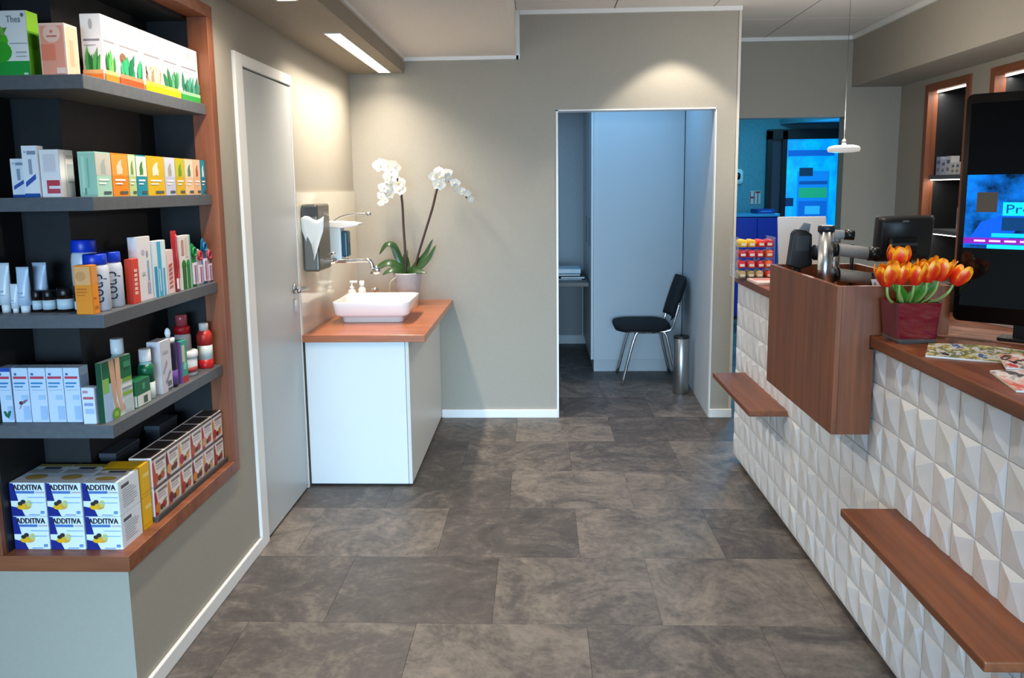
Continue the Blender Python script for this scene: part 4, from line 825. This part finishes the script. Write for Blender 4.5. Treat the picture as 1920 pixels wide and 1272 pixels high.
# ---------------- snack rack at the far end
rk = thing('snack_rack', 'clear acrylic rack with wire tiers at the far end of the counter', 'rack', (1.13, 4.13, 1.07))
ACR = mat('E6EEF2', .08, name='clear_acrylic'); ACR.node_tree.nodes['Principled BSDF'].inputs['Alpha'].default_value = .16
for x in (1.035, 1.225): MB().box(x, x+.003, 4.06, 4.22, 1.072, 1.29, ACR).build('side_panel', rk)
for z in (1.072, 1.125, 1.18, 1.235): MB().box(1.038, 1.225, 4.07, 4.22, z, z+.003, ACR).build('tier', rk)
rs = random.Random(9); sc_cols = ['B8A06A', 'D8402A', 'C8203A', 'F0B81E', 'E8502A', 'D83060', 'F4D020', 'B82028']
for ti, z in enumerate((1.0755, 1.1285, 1.1835, 1.2385)):
    for k in range(4):
        x = 1.062+.046*k; colr = [['B8A06A', 'A8925A', 'C8B07A', 'D8402A'], ['D8203A', 'E04A50', 'C81E30', 'F0602A'], ['C82840', 'E03A4A', 'D0283A', 'E8602A'], ['F2C81E', 'F0B81E', 'E83A2A', 'C02838']][ti][k]
        t = thing('snack_bag', ['beige snack packet on the lowest tier of the clear rack', 'red snack packet on the second tier of the clear rack', 'crimson snack packet on the third tier of the clear rack', ('yellow' if k < 2 else 'red')+' snack packet on the top tier of the clear rack'][ti]+', '+['at the aisle end', 'second from the aisle', 'third from the aisle', 'at the staff end'][k], 'packet', (x, 4.10, z), rs.uniform(-.08, .08), 'packets in the snack rack')
        m = MB(); loft(m, [(rrect(.034, .08, .006, 3), 0), (rrect(.04, .09, .01, 3), .012), (rrect(.041, .092, .01, 3), .022), (rrect(.034, .085, .008, 3), .034), (rrect(.012, .075, .004, 3), .039)], mat(colr, .3)); m.build('bag', t, world=False)
        MB().box(-.012, .012, -.0465, -.0452, .008, .022, mat('F4E6D8', .4)).build('printed_panel', t, world=False)
fl_ = carton('folded_flyer', 'pale pink flyer stack lying in front of the snack rack', 'flyers', (1.14, 3.8, 1.07), (.14, .2, .012), 0, 'E9D2CC', {'t': [('r', .1, .5, .9, .9, 'D98A86'), ('r', .1, .1, .9, .4, 'F4E8E4')]})

# ---------------- white customer display and black till screen
wd = thing('customer_display', 'white back of a customer display tilted on the counter', 'display', (1.29, 3.72, 1.07))
m = MB(); m.prism([(0, 0), (.012, 0), (.055, .235), (.043, .238)], 1.145, 1.375, mat('DEDEDF', .4), lambda x, y, z: (z, 3.72+x, 1.17+y)); m.build('display_shell', wd, bevel=.004)
m = MB(); m.prism([(0, 0), (.03, 0), (.02, .16), (.01, .16)], 1.235, 1.285, mat('C9CACC', .4), lambda x, y, z: (z, 3.75+x, 1.07+y)); m.build('stand_neck', wd)
MB().box(1.19, 1.33, 3.70, 3.84, 1.07, 1.082, mat('C9CACC', .4)).build('stand_foot', wd, bevel=.003)
m = MB(); m.prism([(.0, .0), (.05, .035), (.06, .045), (.02, .03)], 1.19, 1.23, mat('A0A2A6', .4), lambda x, y, z: (z, 3.712+y*.3, 1.19+x)); m.build('printed_mark', wd)
tl = thing('till_monitor', 'black till monitor seen from behind on the counter', 'monitor', (1.66, 3.6, 1.07), .12)
m = MB(); loft(m, [(rrect(.27, .205, .012, 3), 0), (rrect(.275, .21, .014, 3), .02), (rrect(.235, .17, .02, 3), .045)], mat('17191C', .35)); 
m.v = [(x, -z-.0+(-.08*y), .24+y) for x, y, z in m.v]; m.build('monitor_shell', tl, world=False)
m = MB(); m.box(-.09, .05, -.062, -.036, .17, .25, mat('0D0E10', .3)); m.build('rear_housing', tl, world=False, bevel=.012)
m = MB(); m.box(-.085, .04, -.066, -.062, .21, .222, mat('3A4048', .3)); m.build('cable_cover', tl, world=False)
m = MB(); m.box(-.03, .0, -.0535, -.0525, .316, .324, mat('6A7078', .4)); m.build('maker_mark', tl, world=False)
m = MB(); m.box(-.025, .025, -.05, -.01, .01, .2, BLACK); m.build('stand_neck', tl, world=False, bevel=.004)
m = MB(); loft(m, [(rrect(.2, .16, .03, 3), 0), (rrect(.2, .16, .03, 3), .012)], BLACK); m.build('stand_foot', tl, world=False)
kb = thing('cable_bundle', 'black cable bundle hanging beside the till monitor', 'cables', (1.52, 3.45, 1.07))
for i in range(5): MB().tube(catmull([(1.42+.02*i, 3.3, 1.076), (1.46+.015*i, 3.36, 1.14+.01*i), (1.52+.01*i, 3.46, 1.17+.012*i), (1.58, 3.5, 1.12+.01*i), (1.62, 3.5, 1.078)], 6), .006, mat('101114', .5), 8).build('cable', kb)

# ---------------- tulips
vz = thing('flower_vase', 'square red glass vase on the counter beside the wooden box', 'vase', (1.155, 2.42, 1.07))
RED = mat('6E0F1E', .1, name='red_glass', coat=.6)
m = MB(); loft(m, [(rrect(.116, .112, .006, 2), .016), (rrect(.136, .122, .006, 2), .127), (rrect(.126, .112, .005, 2), .127), (rrect(.108, .108, .005, 2), .022)], RED, smooth=False); m.build('vase_body', vz, world=False)
m = MB(); loft(m, [(rrect(.114, .114, .006, 2), 0), (rrect(.118, .118, .006, 2), .0155)], mat('E8D8D4', .05, trans=.9, name='clear_glass_foot'), smooth=False); m.build('glass_foot', vz, world=False)
TP = bpy.data.materials.new('tulip_petal'); TP.use_nodes = True; N, L, b = nodes(TP)
tcn = N.new('ShaderNodeTexCoord'); sx = N.new('ShaderNodeSeparateXYZ'); L.new(tcn.outputs['Generated'], sx.inputs[0])
ab = N.new('ShaderNodeMath'); ab.operation = 'SUBTRACT'; ab.inputs[1].default_value = .5; L.new(sx.outputs['X'], ab.inputs[0])
a2 = N.new('ShaderNodeMath'); a2.operation = 'ABSOLUTE'; L.new(ab.outputs[0], a2.inputs[0])
nz = N.new('ShaderNodeTexNoise'); nz.inputs['Scale'].default_value = 3; nz.inputs['Detail'].default_value = 4; L.new(tcn.outputs['Generated'], nz.inputs['Vector'])
q1 = N.new('ShaderNodeMath'); q1.operation = 'MULTIPLY_ADD'; q1.inputs[1].default_value = .55; L.new(a2.outputs[0], q1.inputs[0])
q2 = N.new('ShaderNodeMath'); q2.operation = 'MULTIPLY_ADD'; q2.inputs[1].default_value = .42; L.new(sx.outputs['Z'], q2.inputs[0]); nh = N.new('ShaderNodeMath'); nh.operation = 'MULTIPLY_ADD'; nh.inputs[1].default_value = .55; nh.inputs[2].default_value = .22; L.new(nz.outputs['Fac'], nh.inputs[0]); L.new(nh.outputs[0], q2.inputs[2])

L.new(q2.outputs[0], q1.inputs[2])
cr = N.new('ShaderNodeValToRGB'); e = cr.color_ramp.elements; e[0].position = .64; e[0].color = rgb('D81A04'); e[1].position = 1.0; e[1].color = rgb('FFAE18'); mm = e.new(.83); mm.color = rgb('EE4A08'); L.new(q1.outputs[0], cr.inputs['Fac']); L.new(cr.outputs[0], b.inputs['Base Color'])
mp_ = N.new('ShaderNodeMath'); b.inputs['Roughness'].default_value = .4
def tulip_petal(open_):
    n, k = 7, 4; vs = []; fs = []
    for i in range(n+1):
        t = i/n; r = .0045+.0165*math.sin(PI*(.06+.66*t))**.8*(1+open_*t*.12); z = .05*t; half = .62*math.sin(PI*min(1, .14+.80*t)**.9)**.4
        for j in range(k+1):
            q = j/k*2-1; a = half*q*1.15; vs.append((math.sin(a)*r, -math.cos(a)*r, z-.003*q*q*t))
    for i in range(n):
        for j in range(k): a = i*(k+1)+j; fs.append((a, a+1, a+k+2, a+k+1))
    m = MB(); m.add(vs, fs, TP, True); o = m.build('petal', world=False); me = o.data; COL.objects.unlink(o); bpy.data.objects.remove(o); return me
pm = [tulip_petal(0.), tulip_petal(.8)]
GREEN = noisy('tulip_green', '3E7A1E', '5A9A2C', (20, 20, 20), .45, 3, 1); SGREEN = mat('8FA85A', .5)
tul = [((1.04, 2.31), 1.243, -.15, 1), ((1.098, 2.38), 1.288, .05, 1), ((1.083, 2.325), 1.247, -.05, 0), ((1.122, 2.315), 1.246, .08, 0), ((1.166, 2.33), 1.252, .0, 1), ((1.208, 2.345), 1.254, .18, 1), ((1.246, 2.33), 1.243, .5, 0)]
tl_lab = ['tulip leaning toward the wooden box', 'tallest tulip, standing at the back of the bunch', 'slim tulip next to the one leaning toward the wooden box', 'half-closed tulip in the middle of the bunch', 'upright open tulip in the middle of the bunch', 'plump tulip beside the one leaning toward the big screen', 'tulip on a long bare stem leaning toward the big screen']
for i, ((x, y), z, tilt, op) in enumerate(tul):
    y += .02; z += .012
    bxp, byp = 1.155+(x-1.155)*.3, 2.42+(y-2.42)*.1
    t = thing('tulip', 'orange red '+tl_lab[i], 'flower', (x, y, z))
    ax = Vector((math.sin(tilt), -.1, math.cos(tilt)))
    for k in range(6):
        a = 2*PI*k/6+.3*i; o = link('petal', pm[op if k % 2 else 0], t, (0, 0, 0), 0, world=False)
        Rm = ax.to_track_quat('Z', 'Y').to_matrix() @ Matrix.Rotation(a, 3, 'Z'); o.rotation_euler = Rm.to_euler(); s_ = (1.48 if k % 2 else 1.36)*(1.06 if op else 1); o.scale = (s_, s_, s_*.92)
    P0 = Vector((bxp-x, byp-y, 1.10-z)); P2 = -ax.normalized()*.03
    PR = Vector((1.155+(x-1.155)*.5-x, 2.405-y, 1.185-z))
    MB().tube(catmull([P0, PR, PR*.5+P2*.5+Vector((0, 0, -.003)), P2, (0, 0, .002)], 5), .0042, SGREEN, 8).build('stem', t, world=False)
    lx = (-1 if i < 3 else 1)*(.03+.012*(i % 3))
    if i in (0, 1, 2, 3, 4, 5):
        PL = Vector((1.155+(x-1.155)*.25-x, PR.y+.01, PR.z))
        strap_leaf(t, [PL-Vector((0, 0, .03)), PL+Vector((lx*.15, 0, .02)), PL+Vector((lx*.7, -.015, .055)), PL+Vector((lx*1.3, -.02, .095))], .015, GREEN, up=Vector((0, -1, .2)), tip=.5)

# ---------------- big portrait screen
A0 = Vector((1.303, 2.45, 0)); dirv = Vector((.132, -.112, 0)).normalized(); nv_ = Vector((-dirv.y*-1, 0, 0))
ang = math.atan2(dirv.y, dirv.x)
tv_ = thing('advertising_screen', 'big black portrait screen with a blue picture standing on the counter', 'screen', (A0+dirv*.21+Vector((0, 0, 1.07))), ang)
W, H0, H1 = .42, .06, .755          # local: x along the screen, front is -y
m = MB(); loft(m, [(rrect(W, H1-H0, .018, 4), 0), (rrect(W, H1-H0, .018, 4), .035), (rrect(W-.08, H1-H0-.1, .02, 4), .06)], BLACK); m.v = [(x, z, (H0+H1)/2+y) for x, y, z in m.v]; m.build('screen_housing', tv_, world=False)
m = MB(); m.box(-W/2+.014, W/2-.014, -.0012, 0, H0+.05, H1-.028, BLACKG); gl = m.build('glass_front', tv_, world=False)
pic = noisy('screen_picture', '021226', '0C7CE8', (5, 5, 5), .2, 5, 1.6, 0, .38, .68)
N, L, b = nodes(pic); crn = [n for n in N if n.type == 'VALTORGB'][0]; L.new(crn.outputs[0], b.inputs['Emission Color']); b.inputs['Emission Strength'].default_value = .9
def q(mb, x0, x1, z0, z1, mt, k): mb.add([(x0, -.0014-.0003*k, z0), (x1, -.0014-.0003*k, z0), (x1, -.0014-.0003*k, z1), (x0, -.0014-.0003*k, z1)], [(0, 1, 2, 3)], mt)
def em(h, s=.9): return mat(h, .3, emit=s)
z0_, z1_ = .29, .513
m = MB(); q(m, -W/2+.016, W/2-.016, z0_, z1_, pic, 0); q(m, -.165, -.11, .40, .46, em('4A4038', .4), 1)
m.add([(-.19, -.0022, .30), (-.09, -.0022, .30), (-.02, -.0022, .40), (-.06, -.0022, .405), (-.15, -.0022, .37)], [(0, 1, 2, 3, 4)], em('0A50C8'))
q(m, -.095, W/2-.016, .39, .43, em('12C4FF'), 3); q(m, -.095, W/2-.016, .345, .385, em('0A3A68', .6), 3); q(m, -.12, W/2-.016, .325, .337, em('12B4FF'), 3); q(m, -.13, W/2-.016, .29, .302, em('18C8FF'), 3)
q(m, -.194, W/2-.016, .304, .322, em('7A1E9A', .8), 4)
tv2, f2 = text_mesh('Prost'); m.add([(-.085+.10*u, -.0034, .397+.026*v) for u, v in tv2], f2, em('0A4A8A', .5))
for i in range(9): q(m, -.165+.04*i, -.165+.04*i+.03, .310, .316, em('E0B8F4', .9), 6)
m.build('screen_picture', gl, world=False)
m = MB(); m.box(-.09, .09, .02, .085, 0.0055, .016, BLACK); m.build('stand_foot', tv_, world=False, bevel=.003)
m = MB(); m.box(-.05, .05, .03, .06, .012, .2, BLACK); m.build('stand_column', tv_, world=False)

# ---------------- papers on the counter
def magazine(label, loc, rz, w, d, cols_, h=.006):
    t = thing('magazine', label, 'magazine', loc, rz, None)
    MB().box(-w/2, w/2, -d/2, d/2, 0, h, mat('E9E4DC', .6)).build('pages', t, world=False, bevel=.0015)
    cm = noisy('magazine_print', cols_[0], cols_[1], (16, 9, 4), .35, 3, 1, 0, .1, .9)
    N_, L_, b_ = nodes(cm); r_ = [n for n in N_ if n.type == 'VALTORGB'][0].color_ramp
    for q_, c_ in enumerate(cols_[2:]): el = r_.elements.new(.36+.28*q_/max(1, len(cols_)-3)); el.color = rgb(c_)
    r_.interpolation = 'CONSTANT' if h < 0 else 'EASE'
    n = 10; vs = []; fs = []
    for i in range(n+1):
        for k in range(n+1): vs.append((-w/2+w*i/n, -d/2+d*k/n, h+.0006+.006*math.sin(PI*i/n)*(k/n)))
    for i in range(n):
        for k in range(n): a = i*(n+1)+k; fs.append((a, a+n+1, a+n+2, a+1))
    m = MB(); m.add(vs, fs, cm, True)
    m.build('cover', t, world=False)
magazine('open magazine with green and dark photographs lying before the big screen', (1.25, 2.2, 1.07), -.5, .26, .19, ['3A4436', 'B8C4CC', '2A3028', 'E8E4DC', '6A7A4A', 'C9B868', 'D8DCD8', '4A6AA0'])
magazine('magazine with red and orange cover lying half over the others', (1.33, 2.03, 1.078), -.42, .2, .17, ['E0503A', 'F09A7A', 'D8404A', 'F4E4DC', '2A2422', 'E8A08A', 'F0F0EC'])
magazine('folded newspaper with pale pink pictures near the worktop edge', (1.235, 1.87, 1.07), -.25, .2, .2, ['F4E8E0', 'E8DCD4', 'E8705A', 'F0C0B0', 'F4F0EC', '5A4A48'])
carton('reflection_sheet', 'brown patterned sheet standing in for the worktop reflection under the big screen', 'mat', (1.43, 2.36, 1.07), (.4, .2, .004), -.7, '9A6A56', {'t': [('r', .05, .1, .95, .2, 'A87862'), ('r', .05, .35, .95, .42, 'A87862'), ('r', .05, .6, .95, .68, 'A87862')]})  # thin sheet laid in for the paler reflection on the worktop
carton('paper_stack', 'stack of white paper lying on the counter behind the big screen', 'papers', (1.70, 2.6, 1.07), (.2, .28, .05), .3, 'E4D8D4', {'f': [('r', .0, .3, 1, .34, 'C8BCB8'), ('r', 0, .6, 1, .63, 'C8BCB8')]})
carton('folder', 'dark upright folder behind the tulip vase', 'folder', (1.5, 2.95, 1.07), (.2, .05, .11), .1, '2A2624', {'f': [('r', .9, 0, 1, 1, '6A5A50')]})

# ================================================================== LIT RECESSES IN THE RIGHT WALL
LED = mat('FFF0E4', .5, emit=9, name='led_strip')
def recess(label, y0, y1, z0, z1):
    t = thing('wall_recess', label, 'shelf unit', (NX+.1, (y0+y1)/2, z0))
    fw = .05
    MB().box(NX-.012, NX+.06, y1-fw, y1, z0, z1, OAKZ).build('frame_upright', t, bevel=.002); MB().box(NX-.012, NX+.06, y0, y0+fw, z0, z1, OAKZ).build('frame_upright', t, bevel=.002)
    MB().box(NX-.012, NX+.06, y0+fw, y1-fw, z1-fw, z1, OAKY).build('frame_head', t, bevel=.002); MB().box(NX-.012, NX+.06, y0+fw, y1-fw, z0, z0+.04, OAKY).build('frame_sill', t, bevel=.002)
    MB().box(NX+.28, NX+.298, y0+.002, y1-.002, z0, z1, DARK).build('back_panel', t)
    MB().box(NX+.06, NX+.28, y1-fw, y1-.002, z0, z1, DARK).build('side_panel', t); MB().box(NX+.06, NX+.28, y0+.002, y0+fw, z0, z1, DARK).build('side_panel', t); MB().box(NX+.06, NX+.28, y0+fw, y1-fw, z1-.03, z1-.002, DARK).build('top_panel', t)
    MB().box(NX+.045, NX+.058, y0+fw+.01, y1-fw-.01, z1-fw-.008, z1-fw-.001, LED).build('led_strip', t)
    area('recess_led_light', (NX+.09, (y0+y1)/2, z1-fw-.012), (.02, y1-y0-.12), 1.6, NEUT)
    for zz in (1.585, 1.2):
        MB().box(NX+.03, NX+.28, y0+fw, y1-fw, zz, zz+.03, SHELF).build('shelf_board', t)
        MB().box(NX+.035, NX+.045, y0+fw+.01, y1-fw-.01, zz-.006, zz-.0005, LED).build('led_strip', t)
        area('recess_led_light', (NX+.06, (y0+y1)/2, zz-.008), (.02, y1-y0-.12), .7, NEUT)
recess('oak-framed lit recess with small white boxes next to the corner', *niches[0])
recess('oak-framed lit recess behind the big black screen', *niches[1])
for i, (y, w_, h_, c_) in enumerate([(5.70, .06, .13, 'AEBBD6'), (5.63, .055, .11, 'C9D3E4'), (5.565, .06, .13, 'DDE0E6'), (5.50, .05, .085, 'E6E2E0'), (5.44, .05, .085, 'E9E0DE'), (5.38, .05, .085, 'E6DCDA'), (5.31, .05, .1, 'C98A74')]):
    carton('medicine_box', ['small blue-grey box on the recess shelf next to the corner', 'pale blue box on the recess shelf', 'tall whitish box on the recess shelf', 'low white box on the recess shelf', 'low pinkish white box on the recess shelf', 'low cream box on the recess shelf', 'small copper-coloured box at the end of the recess shelf'][i], 'box', (NX+.07, y, 1.615), (w_, .06, h_), -PI/2, c_, {'f': [('r', .15, .6, .85, .8, '6A7A9A'), ('r', .15, .2, .7, .4, '8A8A90')]}, group='small boxes in the right recess')
for i, (y, h_, c_) in enumerate([(5.36, .16, '9AB0C4'), (5.29, .19, '1E7AC4')]):
    carton('medicine_box', ['pale box with dark print low in the right recess', 'bright blue box low in the right recess'][i], 'box', (NX+.06, y, 1.23), (.065, .1, h_), -PI/2, c_, {'f': [('r', .1, .5, .9, .8, '2A3A5A'), ('r', .1, .1, .7, .3, 'E8EEF4')], 'r': [('r', .1, .1, .9, .4, 'D8E4F0')]}, group='boxes low in the right recess')

# ================================================================== OFFICE BEHIND THE FAR OPENING
ob = thing('blue_cabinet', 'dark blue metal cabinet standing in the office', 'cabinet', (2.5, 9.05, 0))
NAVY = mat('0A2A9A', .4)
MB().box(2.255, 2.75, 9.0, 9.5, .03, 1.2, NAVY).build('cabinet_body', ob, bevel=.01)
for x0, x1 in ((2.265, 2.5), (2.505, 2.74)): d = MB().box(x0, x1, 8.985, 9.0, .05, 1.18, mat('0B309E', .35)).build('cabinet_door', ob, bevel=.004); MB().box(x1-.03 if x0 < 2.4 else x0+.015, x1-.015 if x0 < 2.4 else x0+.03, 8.975, 8.985, .6, .75, STEEL).build('handle', d)
MB().box(2.25, 2.755, 8.98, 9.5, 1.2, 1.23, mat('3A9AC8', .3)).build('cabinet_top', ob); MB().box(2.27, 2.73, 9.03, 9.45, 0, .03, BLACK).build('feet_frame', ob)
ic = carton('storage_crate', 'dark blue crate on top of the metal cabinet', 'crate', (2.62, 9.05, 1.23), (.2, .3, .05), 0, '0C3A8A', {'f': [('r', .2, .4, .8, .7, '3A8AD0')]})
th_ = thing('wall_clock', 'small white wall unit with a black oval face in the office', 'wall unit', (2.42, 9.59, 1.66))
m = MB(); loft(m, [(rrect(.12, .19, .04, 4), 0), (rrect(.11, .18, .04, 4), .03)], PLASTW); m.v = [(2.42+x, 9.599-z, 1.665+y) for x, y, z in m.v]; m.build('unit_shell', th_)
m = MB(); loft(m, [(rrect(.06, .09, .03, 4), 0), (rrect(.055, .085, .027, 4), .006)], BLACK); m.v = [(2.415+x, 9.569-z, 1.67+y) for x, y, z in m.v]; m.build('oval_face', th_)
sg = thing('wall_lettering', 'dark red and white block letters on the office wall', 'sign', (2.63, 9.595, 1.33))
MB().box(2.565, 2.70, 9.592, 9.599, 1.33, 1.49, mat('D9C8C4', .5)).build('letter_board', sg)
tvv, ff = text_mesh('HT'); m = MB(); m.add([(2.57+.125*u, 9.589, 1.337+.146*v) for u, v in tvv], ff, mat('A8201E', .4)); m.build('letters', sg)
